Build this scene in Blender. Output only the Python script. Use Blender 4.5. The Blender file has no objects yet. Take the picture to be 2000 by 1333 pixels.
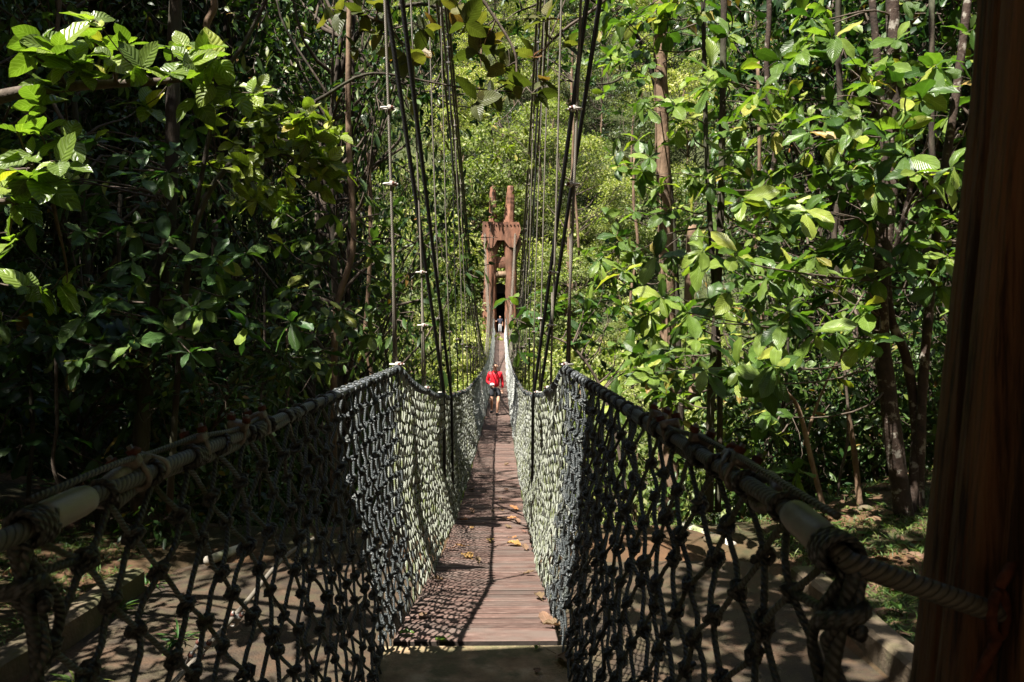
import bpy, math, random
import numpy as np
from mathutils import Vector, Matrix, Euler
rnd = random.Random(7); NR = np.random.RandomState
sc = bpy.context.scene
# ------------------------------------------------------------------ camera
CAM = Vector((0.13, 0.0, 0.0)); FPX = 1555.6
cam = bpy.data.objects.new('camera', bpy.data.cameras.new('camera'))
sc.collection.objects.link(cam); sc.camera = cam
cam.data.lens = 28.0; cam.data.sensor_width = 36.0
cam.data.clip_start = 0.05; cam.data.clip_end = 3000
cam.location = CAM
cam.rotation_euler = (math.radians(90 - 0.976), 0, math.radians(-0.774))
cam.data.dof.use_dof = True; cam.data.dof.focus_distance = 7.0; cam.data.dof.aperture_fstop = 8
CR = cam.rotation_euler.to_matrix()
def P(px, py, Y):
    """point seen at photo pixel (px,py) (2000x1333) lying at world depth Y"""
    d = CR @ Vector(((px - 1000) / FPX, -(py - 666.5) / FPX, -1))
    return CAM + d * (Y / d.y)
# ------------------------------------------------------------------ light
SUN_DIR = Vector((-0.37, -0.42, 1.0)).normalized()      # towards the sun
world = bpy.data.worlds.new('World'); sc.world = world; world.use_nodes = True
wn = world.node_tree; bgn = wn.nodes['Background']
sky = wn.nodes.new('ShaderNodeTexSky'); sky.sky_type = 'NISHITA'; sky.sun_disc = False
sky.sun_elevation = math.asin(SUN_DIR.z)
sky.sun_rotation = math.atan2(SUN_DIR.x, SUN_DIR.y)
sky.air_density = 1.0; sky.dust_density = 2.0
wn.links.new(sky.outputs[0], bgn.inputs[0]); bgn.inputs[1].default_value = 0.05
sl = bpy.data.lights.new('sun', 'SUN'); sl.energy = 5.0; sl.angle = math.radians(0.5); sl.color = (1.0, 0.95, 0.85)
sun = bpy.data.objects.new('sun', sl); sc.collection.objects.link(sun)
sun.rotation_euler = SUN_DIR.to_track_quat('Z', 'Y').to_euler()
sc.view_settings.view_transform = 'Standard'; sc.view_settings.look = 'None'
sc.view_settings.exposure = 1.9; sc.view_settings.gamma = 1.0
cy = sc.cycles
cy.max_bounces = 5; cy.diffuse_bounces = 2; cy.glossy_bounces = 2; cy.transmission_bounces = 3; cy.transparent_max_bounces = 4
cy.caustics_reflective = False; cy.caustics_refractive = False; cy.sample_clamp_indirect = 4.0
cy.use_adaptive_sampling = True; cy.adaptive_threshold = 0.02
cy.use_denoising = True
# ------------------------------------------------------------------ helpers
COL = sc.collection
class MB:
    def __init__(s): s.v = []; s.f = []; s.n = 0
    def add(s, v, f, mat=0, uv=None):
        v = np.asarray(v, dtype=np.float32).reshape(-1, 3); f = np.asarray(f, dtype=np.int32)
        if len(f) == 0: return
        if uv is None: uv = np.zeros(f.shape + (2,), np.float32)
        s.v.append(v); s.f.append((f + s.n, mat, np.asarray(uv, np.float32))); s.n += len(v)
    def mesh(s, name, mats, smooth=True):
        m = bpy.data.meshes.new(name)
        V = np.concatenate(s.v); m.vertices.add(len(V)); m.vertices.foreach_set('co', V.ravel())
        loops = np.concatenate([f.ravel() for f, _, _ in s.f])
        tot = np.concatenate([np.full(len(f), f.shape[1], np.int32) for f, _, _ in s.f])
        mi = np.concatenate([np.full(len(f), a, np.int32) for f, a, _ in s.f])
        uv = np.concatenate([u.reshape(-1, 2) for _, _, u in s.f])
        m.loops.add(len(loops)); m.loops.foreach_set('vertex_index', loops)
        m.polygons.add(len(tot))
        m.polygons.foreach_set('loop_start', np.concatenate([[0], np.cumsum(tot)[:-1]]).astype(np.int32))
        m.polygons.foreach_set('loop_total', tot); m.polygons.foreach_set('material_index', mi)
        m.polygons.foreach_set('use_smooth', np.full(len(tot), smooth))
        ul = m.uv_layers.new(name='UVMap'); ul.data.foreach_set('uv', uv.ravel())
        for x in (mats if isinstance(mats, (list, tuple)) else [mats]): m.materials.append(x)
        m.update(calc_edges=True); m.validate()
        return m
    def build(s, name, mats, parent=None, smooth=True, loc=None):
        o = bpy.data.objects.new(name, s.mesh(name, mats, smooth)); COL.objects.link(o)
        if parent: o.parent = parent
        if loc is not None: o.location = loc
        return o
    # shapes
    def box(s, c, d, mat=0, rot=None, bev=0.0):
        c = np.array(c, float); d = np.array(d, float) / 2
        if bev <= 0:
            v = np.array([[x, y, z] for x in (-1, 1) for y in (-1, 1) for z in (-1, 1)], float) * d
            f = np.array([[0, 1, 3, 2], [4, 6, 7, 5], [0, 4, 5, 1], [2, 3, 7, 6], [0, 2, 6, 4], [1, 5, 7, 3]])
        else:
            b = bev; v = []
            for z in (-1, 1):
                for (ix, iy) in ((-1, -1), (1, -1), (1, 1), (-1, 1)):
                    v.append([ix * (d[0] - b), iy * (d[1] - b), z * d[2]])
                    v.append([ix * d[0], iy * (d[1] - b), z * (d[2] - b)])
                    v.append([ix * (d[0] - b), iy * d[1], z * (d[2] - b)])
            v = np.array(v)
            a = lambda z, k, j: (z * 4 + k) * 3 + j
            f = [[a(0, 3, 0), a(0, 2, 0), a(0, 1, 0), a(0, 0, 0)], [a(1, 0, 0), a(1, 1, 0), a(1, 2, 0), a(1, 3, 0)],
                 [a(0, 0, 2), a(0, 1, 2), a(1, 1, 2), a(1, 0, 2)], [a(0, 1, 1), a(0, 2, 1), a(1, 2, 1), a(1, 1, 1)],
                 [a(0, 2, 2), a(0, 3, 2), a(1, 3, 2), a(1, 2, 2)], [a(0, 3, 1), a(0, 0, 1), a(1, 0, 1), a(1, 3, 1)],
                 [a(1, 0, 0), a(1, 0, 2), a(1, 1, 2), a(1, 1, 0)], [a(1, 1, 0), a(1, 1, 1), a(1, 2, 1), a(1, 2, 0)],
                 [a(1, 2, 0), a(1, 2, 2), a(1, 3, 2), a(1, 3, 0)], [a(1, 3, 0), a(1, 3, 1), a(1, 0, 1), a(1, 0, 0)],
                 [a(0, 1, 0), a(0, 1, 2), a(0, 0, 2), a(0, 0, 0)], [a(0, 2, 0), a(0, 2, 1), a(0, 1, 1), a(0, 1, 0)],
                 [a(0, 3, 0), a(0, 3, 2), a(0, 2, 2), a(0, 2, 0)], [a(0, 0, 0), a(0, 0, 1), a(0, 3, 1), a(0, 3, 0)],
                 [a(0, 0, 1), a(0, 0, 2), a(1, 0, 2), a(1, 0, 1)], [a(0, 1, 2), a(0, 1, 1), a(1, 1, 1), a(1, 1, 2)],
                 [a(0, 2, 1), a(0, 2, 2), a(1, 2, 2), a(1, 2, 1)], [a(0, 3, 2), a(0, 3, 1), a(1, 3, 1), a(1, 3, 2)]]
            f = np.array(f)
            tri = [[a(z, k, 0), a(z, k, 1), a(z, k, 2)] for z in (0, 1) for k in range(4)]
            if rot is not None: v2 = v @ np.array(rot).T
            else: v2 = v
            s.add(v2 + c, np.array(tri), mat)
        if rot is not None: v = v @ np.array(rot).T
        s.add(v + c, f, mat)
    def tubes(s, Pn, R, sides=6, mat=0, vscale=1.0, caps=True):
        Pn = np.asarray(Pn, float)
        if Pn.ndim == 2: Pn = Pn[None]
        n, k, _ = Pn.shape
        if n == 0: return
        R = np.asarray(R, float)
        R = np.broadcast_to(R if R.ndim else R[None, None], (n, k)) if R.ndim < 2 else R
        T = np.empty_like(Pn); T[:, 1:-1] = Pn[:, 2:] - Pn[:, :-2]; T[:, 0] = Pn[:, 1] - Pn[:, 0]; T[:, -1] = Pn[:, -1] - Pn[:, -2]
        T /= np.linalg.norm(T, axis=2, keepdims=True) + 1e-9
        mean = Pn[:, -1] - Pn[:, 0]; mean /= np.linalg.norm(mean, axis=1, keepdims=True) + 1e-9
        cand = np.eye(3); ref = cand[np.argmin(np.abs(T).max(axis=1), axis=1)]
        ref = np.broadcast_to(ref[:, None], Pn.shape)
        B = np.cross(T, ref); B /= np.linalg.norm(B, axis=2, keepdims=True) + 1e-9
        N = np.cross(B, T)
        a = np.arange(sides) / sides * 2 * math.pi
        V = Pn[:, :, None] + R[:, :, None, None] * (np.cos(a)[None, None, :, None] * N[:, :, None] + np.sin(a)[None, None, :, None] * B[:, :, None])
        base = (np.arange(n) * k * sides)[:, None, None]
        i = np.arange(k - 1)[None, :, None]; j = np.arange(sides)[None, None, :]; j2 = (j + 1) % sides
        F = np.stack([base + i * sides + j, base + i * sides + j2, base + (i + 1) * sides + j2, base + (i + 1) * sides + j], -1).reshape(-1, 4)
        L = np.concatenate([np.zeros((n, 1)), np.cumsum(np.linalg.norm(Pn[:, 1:] - Pn[:, :-1], axis=2), 1)], 1) * vscale
        u0 = np.broadcast_to(j / sides, (n, k - 1, sides)); u1 = np.broadcast_to((j + 1) / sides, (n, k - 1, sides))
        l0 = np.broadcast_to(L[:, :-1, None], (n, k - 1, sides)); l1 = np.broadcast_to(L[:, 1:, None], (n, k - 1, sides))
        uv = np.stack([np.stack([u0, l0], -1), np.stack([u1, l0], -1), np.stack([u1, l1], -1), np.stack([u0, l1], -1)], 3).reshape(-1, 4, 2)
        s.add(V.reshape(-1, 3), F, mat, uv)
        if caps and sides >= 3:
            vb = np.arange(n)[:, None] * k * sides; jj = np.arange(sides)[None]
            s.f.append((((vb + (k - 1) * sides + jj) + s.n - n * k * sides).astype(np.int32), mat, np.zeros((n, sides, 2), np.float32)))
            s.f.append((((vb + jj[:, ::-1]) + s.n - n * k * sides).astype(np.int32), mat, np.zeros((n, sides, 2), np.float32)))
def stamp(mb, tv, tf, tuv, R, S, pos, mat=0):
    """place M copies of a template: tv (N,3), R (M,3,3) columns=axes, S (M,) , pos (M,3)"""
    M = len(pos)
    if M == 0: return
    S = np.asarray(S, float)
    V = np.einsum('mij,nj->mni', R, tv) * S[:, None, None] + pos[:, None]
    F = (tf[None] + (np.arange(M) * len(tv))[:, None, None]).reshape(-1, tf.shape[1])
    uv = np.broadcast_to(tuv[None], (M,) + tuv.shape).reshape(-1, tf.shape[1], 2)
    mb.add(V.reshape(-1, 3), F, mat, uv)
def frames(d, up, roll=None):
    """rotation matrices whose y axis = d (leaf direction), z ~ up"""
    d = d / (np.linalg.norm(d, axis=1, keepdims=True) + 1e-9)
    x = np.cross(d, up); nx = np.linalg.norm(x, axis=1, keepdims=True)
    x = np.where(nx < 1e-3, np.array([[1.0, 0, 0]]), x / (nx + 1e-9))
    z = np.cross(x, d)
    if roll is not None:
        c, s_ = np.cos(roll)[:, None], np.sin(roll)[:, None]
        x, z = c * x + s_ * z, c * z - s_ * x
    return np.stack([x, d, z], 2)
def spline(keys, n):
    """Catmull-Rom through keys (k,3)"""
    K = np.array([list(k) for k in keys], float); K = np.vstack([2 * K[0] - K[1], K, 2 * K[-1] - K[-2]])
    out = []
    m = len(K) - 3
    for t in np.linspace(0, m - 1e-6, n):
        i = int(t); u = t - i; p0, p1, p2, p3 = K[i:i + 4]
        out.append(0.5 * ((2 * p1) + (-p0 + p2) * u + (2 * p0 - 5 * p1 + 4 * p2 - p3) * u * u + (-p0 + 3 * p1 - 3 * p2 + p3) * u ** 3))
    return np.array(out)
def tag(o, label=None, cat=None, group=None, kind=None):
    if label: o['label'] = label
    if cat: o['category'] = cat
    if group: o['group'] = group
    if kind: o['kind'] = kind
    return o
def empty(name, loc=(0, 0, 0), rz=0):
    o = bpy.data.objects.new(name, None); COL.objects.link(o); o.location = loc; o.rotation_euler = (0, 0, rz); o.empty_display_size = .2
    return o
def copy_tree(o, parent=None):
    c = o.copy(); COL.objects.link(c)
    if parent is not None: c.parent = parent; c.matrix_parent_inverse = o.matrix_parent_inverse
    for ch in [x for x in KIDS.get(o.name, [])]: copy_tree(ch, c)
    return c
KIDS = {}
def reg(parent, *kids): KIDS.setdefault(parent.name, []).extend(kids)
# ------------------------------------------------------------------ materials
def mat(name):
    m = bpy.data.materials.new(name); m.use_nodes = True; nt = m.node_tree
    return m, nt, nt.nodes['Principled BSDF'], nt.links
def nnode(nt, t, **kw):
    n = nt.nodes.new(t)
    for k, v in kw.items():
        if k.startswith('in_'):
            key = k[3:]; n.inputs[int(key) if key.isdigit() else key.replace('_', ' ')].default_value = v
        else: setattr(n, k, v)
    return n
def ramp(nt, stops, interp='LINEAR'):
    r = nt.nodes.new('ShaderNodeValToRGB'); cr = r.color_ramp; cr.interpolation = interp
    while len(cr.elements) < len(stops): cr.elements.new(0.5)
    for e, (p, c) in zip(cr.elements, stops): e.position = p; e.color = (*c, 1)
    return r
def noise_mat(name, stops, scale=5, detail=6, rough=0.85, bump=0.3, bscale=None, coord='Object', island=0.0, stretch=None, bdist=0.02, spec=0.3, metal=0.0, scale2=None, stops2=None):
    m, nt, b, L = mat(name)
    tc = nnode(nt, 'ShaderNodeTexCoord'); mp = nnode(nt, 'ShaderNodeMapping')
    if stretch: mp.inputs['Scale'].default_value = stretch
    L.new(tc.outputs[coord], mp.inputs[0])
    n = nnode(nt, 'ShaderNodeTexNoise', in_Scale=scale, in_Detail=detail, in_Roughness=0.65); L.new(mp.outputs[0], n.inputs['Vector'])
    r = ramp(nt, stops); L.new(n.outputs[0], r.inputs[0]); col = r.outputs[0]
    if scale2:
        n2 = nnode(nt, 'ShaderNodeTexNoise', in_Scale=scale2, in_Detail=5, in_Roughness=0.6); L.new(mp.outputs[0], n2.inputs['Vector'])
        r2 = ramp(nt, [(0.45, (0, 0, 0)), (0.62, (1, 1, 1))]); L.new(n2.outputs[0], r2.inputs[0])
        mx = nnode(nt, 'ShaderNodeMix', data_type='RGBA'); L.new(r2.outputs[0], mx.inputs[0]); L.new(col, mx.inputs[6]); mx.inputs[7].default_value = (*stops2, 1); col = mx.outputs[2]
    if island:
        g = nnode(nt, 'ShaderNodeNewGeometry'); hs = nnode(nt, 'ShaderNodeHueSaturation')
        ma = nnode(nt, 'ShaderNodeMath', operation='MULTIPLY_ADD'); ma.inputs[1].default_value = island * 2; ma.inputs[2].default_value = 1 - island
        L.new(g.outputs['Random Per Island'], ma.inputs[0]); L.new(ma.outputs[0], hs.inputs['Value']); L.new(col, hs.inputs['Color']); col = hs.outputs[0]
    L.new(col, b.inputs['Base Color'])
    b.inputs['Roughness'].default_value = rough; b.inputs['Specular IOR Level'].default_value = spec; b.inputs['Metallic'].default_value = metal
    if bump:
        nb = nnode(nt, 'ShaderNodeTexNoise', in_Scale=bscale or scale * 4, in_Detail=6); L.new(mp.outputs[0], nb.inputs['Vector'])
        bp = nnode(nt, 'ShaderNodeBump', in_Strength=bump, in_Distance=bdist); L.new(nb.outputs[0], bp.inputs['Height']); L.new(bp.outputs[0], b.inputs['Normal'])
    return m
def rope_mat(name, dark, light, moss, twists=3.0, pitch=60.0, rough=0.8, mossamt=0.55, bump=0.8, spec=0.3):
    """laid rope / wire: strands spiral along the tube's UV (u around, v metres along)"""
    m, nt, b, L = mat(name)
    uv = nnode(nt, 'ShaderNodeTexCoord'); sx = nnode(nt, 'ShaderNodeSeparateXYZ'); L.new(uv.outputs['UV'], sx.inputs[0])
    a = nnode(nt, 'ShaderNodeMath', operation='MULTIPLY'); a.inputs[1].default_value = twists; L.new(sx.outputs[0], a.inputs[0])
    c = nnode(nt, 'ShaderNodeMath', operation='MULTIPLY_ADD'); c.inputs[1].default_value = pitch; L.new(sx.outputs[1], c.inputs[0]); L.new(a.outputs[0], c.inputs[2])
    f = nnode(nt, 'ShaderNodeMath', operation='PINGPONG'); f.inputs[1].default_value = 0.5; L.new(c.outputs[0], f.inputs[0])
    r = ramp(nt, [(0.0, dark), (0.35, light), (1.0, light)]); 
    dd = nnode(nt, 'ShaderNodeMath', operation='MULTIPLY'); dd.inputs[1].default_value = 2.0; L.new(f.outputs[0], dd.inputs[0]); L.new(dd.outputs[0], r.inputs[0])
    n = nnode(nt, 'ShaderNodeTexNoise', in_Scale=9.0, in_Detail=5); L.new(uv.outputs['Object'], n.inputs['Vector'])
    rr = ramp(nt, [(mossamt - 0.08, (0, 0, 0)), (mossamt + 0.1, (1, 1, 1))]); L.new(n.outputs[0], rr.inputs[0])
    mx = nnode(nt, 'ShaderNodeMix', data_type='RGBA'); L.new(rr.outputs[0], mx.inputs[0]); L.new(r.outputs[0], mx.inputs[6]); mx.inputs[7].default_value = (*moss, 1)
    L.new(mx.outputs[2], b.inputs['Base Color']); b.inputs['Roughness'].default_value = rough; b.inputs['Specular IOR Level'].default_value = spec
    bp = nnode(nt, 'ShaderNodeBump', in_Strength=bump, in_Distance=0.007); L.new(f.outputs[0], bp.inputs['Height']); L.new(bp.outputs[0], b.inputs['Normal'])
    return m
def leaf_mat(name, stops, trans=0.35, rough=0.4, spec=0.5, ribs=0, tcol=(1.25, 1.5, 0.45), objvar=0.25, coat=0.0):
    m, nt, b, L = mat(name)
    g = nnode(nt, 'ShaderNodeNewGeometry'); oi = nnode(nt, 'ShaderNodeObjectInfo')
    r = ramp(nt, stops); L.new(g.outputs['Random Per Island'], r.inputs[0]); col = r.outputs[0]
    hs = nnode(nt, 'ShaderNodeHueSaturation'); ma = nnode(nt, 'ShaderNodeMath', operation='MULTIPLY_ADD'); ma.inputs[1].default_value = objvar * 2; ma.inputs[2].default_value = 1 - objvar
    L.new(oi.outputs['Random'], ma.inputs[0]); L.new(ma.outputs[0], hs.inputs['Value'])
    mh = nnode(nt, 'ShaderNodeMath', operation='MULTIPLY_ADD'); mh.inputs[1].default_value = -0.05; mh.inputs[2].default_value = 0.525; L.new(oi.outputs['Random'], mh.inputs[0]); L.new(mh.outputs[0], hs.inputs['Hue'])
    L.new(col, hs.inputs['Color']); col = hs.outputs[0]
    if ribs:
        tc = nnode(nt, 'ShaderNodeTexCoord'); sx = nnode(nt, 'ShaderNodeSeparateXYZ'); L.new(tc.outputs['UV'], sx.inputs[0])
        ab = nnode(nt, 'ShaderNodeMath', operation='ABSOLUTE'); L.new(sx.outputs[0], ab.inputs[0])
        m1 = nnode(nt, 'ShaderNodeMath', operation='MULTIPLY'); m1.inputs[1].default_value = -ribs * 0.28; L.new(ab.outputs[0], m1.inputs[0])
        m2 = nnode(nt, 'ShaderNodeMath', operation='MULTIPLY_ADD'); m2.inputs[1].default_value = ribs; L.new(sx.outputs[1], m2.inputs[0]); L.new(m1.outputs[0], m2.inputs[2])
        pp = nnode(nt, 'ShaderNodeMath', operation='PINGPONG'); pp.inputs[1].default_value = 0.5; L.new(m2.outputs[0], pp.inputs[0])
        # midrib
        ss = nnode(nt, 'ShaderNodeMapRange'); ss.inputs[1].default_value = 0.0; ss.inputs[2].default_value = 0.05; ss.inputs[3].default_value = 0.0; ss.inputs[4].default_value = 1.0; L.new(ab.outputs[0], ss.inputs[0])
        s2 = nnode(nt, 'ShaderNodeMapRange'); s2.inputs[1].default_value = 0.0; s2.inputs[2].default_value = 0.12; s2.inputs[3].default_value = 0.0; s2.inputs[4].default_value = 1.0; L.new(pp.outputs[0], s2.inputs[0])
        mn = nnode(nt, 'ShaderNodeMath', operation='MINIMUM'); L.new(ss.outputs[0], mn.inputs[0]); L.new(s2.outputs[0], mn.inputs[1])
        vm = nnode(nt, 'ShaderNodeMix', data_type='RGBA'); L.new(mn.outputs[0], vm.inputs[0]); L.new(col, vm.inputs[7])
        lv = nnode(nt, 'ShaderNodeHueSaturation'); lv.inputs['Value'].default_value = 1.6; lv.inputs['Saturation'].default_value = 0.8; L.new(col, lv.inputs['Color']); L.new(lv.outputs[0], vm.inputs[6]); 
        # blotches
        no = nnode(nt, 'ShaderNodeTexNoise', in_Scale=14.0, in_Detail=4); L.new(tc.outputs['Object'], no.inputs['Vector'])
        rb = ramp(nt, [(0.3, (0.75, 0.75, 0.7)), (0.7, (1.15, 1.15, 1.1))]); L.new(no.outputs[0], rb.inputs[0])
        mm = nnode(nt, 'ShaderNodeMix', data_type='RGBA', blend_type='MULTIPLY'); mm.inputs[0].default_value = 1.0; L.new(vm.outputs[2], mm.inputs[6]); L.new(rb.outputs[0], mm.inputs[7]); col = mm.outputs[2]
        bp = nnode(nt, 'ShaderNodeBump', in_Strength=0.6, in_Distance=0.012); L.new(pp.outputs[0], bp.inputs['Height']); L.new(bp.outputs[0], b.inputs['Normal'])
    L.new(col, b.inputs['Base Color']); b.inputs['Roughness'].default_value = rough; b.inputs['Specular IOR Level'].default_value = spec
    if trans > 0:
        t = nnode(nt, 'ShaderNodeBsdfTranslucent'); tm = nnode(nt, 'ShaderNodeMix', data_type='RGBA', blend_type='MULTIPLY'); tm.inputs[0].default_value = 1; tm.inputs[7].default_value = (*tcol, 1)
        L.new(col, tm.inputs[6]); L.new(tm.outputs[2], t.inputs[0])
        ms = nnode(nt, 'ShaderNodeMixShader'); ms.inputs[0].default_value = trans
        L.new(b.outputs[0], ms.inputs[1]); L.new(t.outputs[0], ms.inputs[2]); L.new(ms.outputs[0], nt.nodes['Material Output'].inputs[0])
    return m
M = {}
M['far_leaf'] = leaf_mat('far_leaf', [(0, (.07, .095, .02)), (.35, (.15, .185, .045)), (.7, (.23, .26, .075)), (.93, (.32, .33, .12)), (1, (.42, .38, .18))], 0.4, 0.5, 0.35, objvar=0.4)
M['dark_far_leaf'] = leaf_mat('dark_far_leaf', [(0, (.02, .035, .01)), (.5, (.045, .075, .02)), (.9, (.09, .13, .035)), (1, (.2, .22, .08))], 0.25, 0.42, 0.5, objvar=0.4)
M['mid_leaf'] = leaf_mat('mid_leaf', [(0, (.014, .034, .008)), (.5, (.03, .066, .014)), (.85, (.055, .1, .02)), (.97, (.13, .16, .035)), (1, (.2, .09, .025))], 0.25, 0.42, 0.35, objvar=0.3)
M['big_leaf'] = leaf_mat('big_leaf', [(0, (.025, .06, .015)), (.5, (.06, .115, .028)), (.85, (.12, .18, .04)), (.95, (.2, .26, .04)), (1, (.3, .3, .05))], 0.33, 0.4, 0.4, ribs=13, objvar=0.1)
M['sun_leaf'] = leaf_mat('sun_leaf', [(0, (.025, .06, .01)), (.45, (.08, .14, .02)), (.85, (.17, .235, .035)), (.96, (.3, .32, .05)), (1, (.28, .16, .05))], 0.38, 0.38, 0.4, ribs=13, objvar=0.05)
M['round_leaf'] = leaf_mat('round_leaf', [(0, (.07, .11, .018)), (.6, (.14, .2, .03)), (.95, (.22, .28, .04)), (1, (.34, .3, .04))], 0.4, 0.35, 0.5, ribs=7, objvar=0.1)
M['old_leaf'] = leaf_mat('old_leaf', [(0, (.035, .05, .012)), (.5, (.06, .075, .02)), (.85, (.13, .12, .03)), (1, (.12, .055, .025))], 0.4, 0.45, 0.4, ribs=9, objvar=0.1)
M['dead_leaf'] = leaf_mat('dead_leaf', [(0, (.13, .065, .04)), (.5, (.19, .11, .07)), (1, (.09, .045, .032))], 0.2, 0.7, 0.3, ribs=9, tcol=(1.2, 1, .8), objvar=0.2)
M['yellow_leaf'] = leaf_mat('yellow_leaf', [(0, (.3, .18, .05)), (1, (.24, .13, .045))], 0.2, 0.6, 0.3, ribs=9, tcol=(1.2, 1, .7), objvar=0.2)
M['fallen_leaf'] = M['dead_leaf']
M['bark'] = noise_mat('bark', [(.3, (.014, .01, .008)), (.55, (.035, .025, .018)), (.75, (.1, .075, .055))], 8, 8, .9, .8, 30, stretch=(1, 1, .35), scale2=3.0, stops2=(.05, .05, .03))
M['pale_bark'] = noise_mat('pale_bark', [(.3, (.07, .045, .028)), (.55, (.17, .11, .07)), (.75, (.3, .22, .15))], 6, 8, .85, .6, 25, stretch=(1, 1, .5))
M['spotted_bark'] = noise_mat('spotted_bark', [(.3, (.018, .013, .01)), (.56, (.045, .028, .02)), (.62, (.2, .18, .15)), (.8, (.34, .31, .27))], 7, 5, .9, .6, 30)
M['twig'] = noise_mat('twig', [(.3, (.035, .024, .017)), (.7, (.11, .085, .065))], 12, 4, .85, .3, 40)
M['soil'] = noise_mat('soil', [(.3, (.035, .022, .012)), (.5, (.075, .04, .02)), (.7, (.12, .065, .03))], 1.3, 10, .95, .9, 6, bdist=.06, scale2=.8, stops2=(.035, .032, .014))
M['forest_floor'] = noise_mat('forest_floor', [(.3, (.02, .025, .01)), (.6, (.05, .06, .02)), (.8, (.09, .08, .03))], .8, 10, .95, 1.0, 3, bdist=.3)
M['slab'] = noise_mat('slab', [(.25, (.014, .01, .007)), (.45, (.03, .02, .012)), (.6, (.06, .034, .018)), (.8, (.13, .1, .07))], 2.3, 15, .8, .9, 50, spec=.4, scale2=6, stops2=(.045, .035, .018), bdist=.015)
M['curb'] = noise_mat('curb', [(.3, (.05, .04, .027)), (.55, (.12, .09, .06)), (.75, (.28, .2, .13))], 2.2, 10, .9, .5, 30, scale2=1.5, stops2=(.07, .07, .03))
M['landing'] = noise_mat('landing', [(.3, (.11, .075, .042)), (.5, (.23, .16, .095)), (.7, (.38, .3, .2))], 5, 14, .9, .9, 90, scale2=7, stops2=(.12, .105, .055), bdist=.01)
M['grass'] = leaf_mat('grass', [(0, (.02, .05, .01)), (.6, (.05, .1, .018)), (1, (.13, .15, .04))], 0.3, .5, .4, objvar=0.1)
M['deck'] = noise_mat('deck', [(.3, (.05, .027, .021)), (.5, (.09, .053, .043)), (.7, (.145, .098, .082))], 9, 12, .85, .7, 120, stretch=(1, 2.2, 1), island=.28, bdist=.006, scale2=2.2, stops2=(.09, .066, .056))
M['rope_sunlit'] = rope_mat('rope_sunlit', (.12, .13, .12), (.6, .62, .6), (.3, .32, .24), 3, 75, mossamt=.62)  # far net rope, paler than the rest: sunlight put into its colour
M['shade_roof_board'] = noise_mat('shade_roof_board', [(.3, (.03, .033, .036)), (.7, (.09, .1, .11))], 3, 6, .9, .3)  # boards of the unseen roof added for shade
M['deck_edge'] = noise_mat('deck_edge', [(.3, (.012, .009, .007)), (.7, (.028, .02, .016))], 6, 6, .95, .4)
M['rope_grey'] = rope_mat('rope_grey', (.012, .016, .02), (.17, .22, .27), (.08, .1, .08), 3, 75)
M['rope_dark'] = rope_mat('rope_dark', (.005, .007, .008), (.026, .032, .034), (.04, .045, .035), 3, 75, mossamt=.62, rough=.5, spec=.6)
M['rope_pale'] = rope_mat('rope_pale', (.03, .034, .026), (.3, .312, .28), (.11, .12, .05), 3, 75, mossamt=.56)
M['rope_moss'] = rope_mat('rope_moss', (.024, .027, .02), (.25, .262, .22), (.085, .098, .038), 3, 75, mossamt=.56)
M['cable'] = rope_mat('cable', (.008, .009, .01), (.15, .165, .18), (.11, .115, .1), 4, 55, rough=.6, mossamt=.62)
M['wire'] = rope_mat('wire', (.02, .017, .014), (.15, .13, .105), (.11, .1, .07), 4, 80, rough=.6, mossamt=.6)
M['black_cable'] = rope_mat('black_cable', (.004, .004, .004), (.012, .012, .013), (.02, .02, .018), 4, 30, rough=.6, mossamt=.7, bump=.4)
M['sleeve'] = noise_mat('sleeve', [(.3, (.13, .12, .12)), (.5, (.32, .33, .35)), (.75, (.42, .44, .47))], 7, 8, .45, .15, 40, spec=.5, stretch=(1, .4, 1))
M['galv'] = noise_mat('galv', [(.3, (.08, .055, .04)), (.5, (.2, .19, .175)), (.7, (.33, .32, .31))], 25, 6, .5, .3, 80, metal=.5)
M['white_clamp'] = noise_mat('white_clamp', [(.3, (.2, .16, .13)), (.5, (.48, .46, .43)), (.7, (.62, .6, .57))], 20, 5, .5, .2, 60)
M['rust'] = noise_mat('rust', [(.3, (.04, .014, .01)), (.6, (.14, .055, .04)), (.8, (.24, .13, .11))], 30, 5, .8, .4, 90)
M['tower'] = noise_mat('tower', [(.3, (.06, .028, .017)), (.5, (.2, .088, .052)), (.75, (.32, .16, .105))], 2.2, 14, .8, .9, 14, stretch=(1, 1, .3), bdist=.03, scale2=.7, stops2=(.11, .055, .035))
M['pillar'] = noise_mat('pillar', [(.3, (.03, .018, .013)), (.42, (.06, .034, .024)), (.48, (.2, .11, .073)), (.65, (.28, .17, .12)), (.8, (.4, .28, .21))], 20, 14, .8, 1.0, 70, stretch=(1, 1, .05), bdist=.03)
M['pipe'] = noise_mat('pipe', [(.3, (.35, .3, .24)), (.6, (.62, .58, .5)), (.8, (.7, .68, .62))], 4, 8, .55, .1, 30, scale2=3, stops2=(.18, .2, .1))
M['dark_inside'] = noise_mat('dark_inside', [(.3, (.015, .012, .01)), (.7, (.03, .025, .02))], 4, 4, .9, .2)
def plain(name, c, rough=.7, sub=0.0):
    m = noise_mat(name, [(.3, tuple(x * .8 for x in c)), (.7, tuple(min(1, x * 1.15) for x in c))], 18, 5, rough, .25, 60, bdist=.004)
    return m
M['skin'] = plain('skin', (.5, .28, .19), .5); M['jacket'] = plain('jacket', (.62, .012, .025), .55); M['shorts'] = plain('shorts', (.02, .022, .028), .8)
M['hair'] = plain('hair', (.015, .01, .008), .6); M['shoe'] = plain('shoe', (.015, .015, .018), .6); M['sole'] = plain('sole', (.3, .3, .3), .7)
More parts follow.
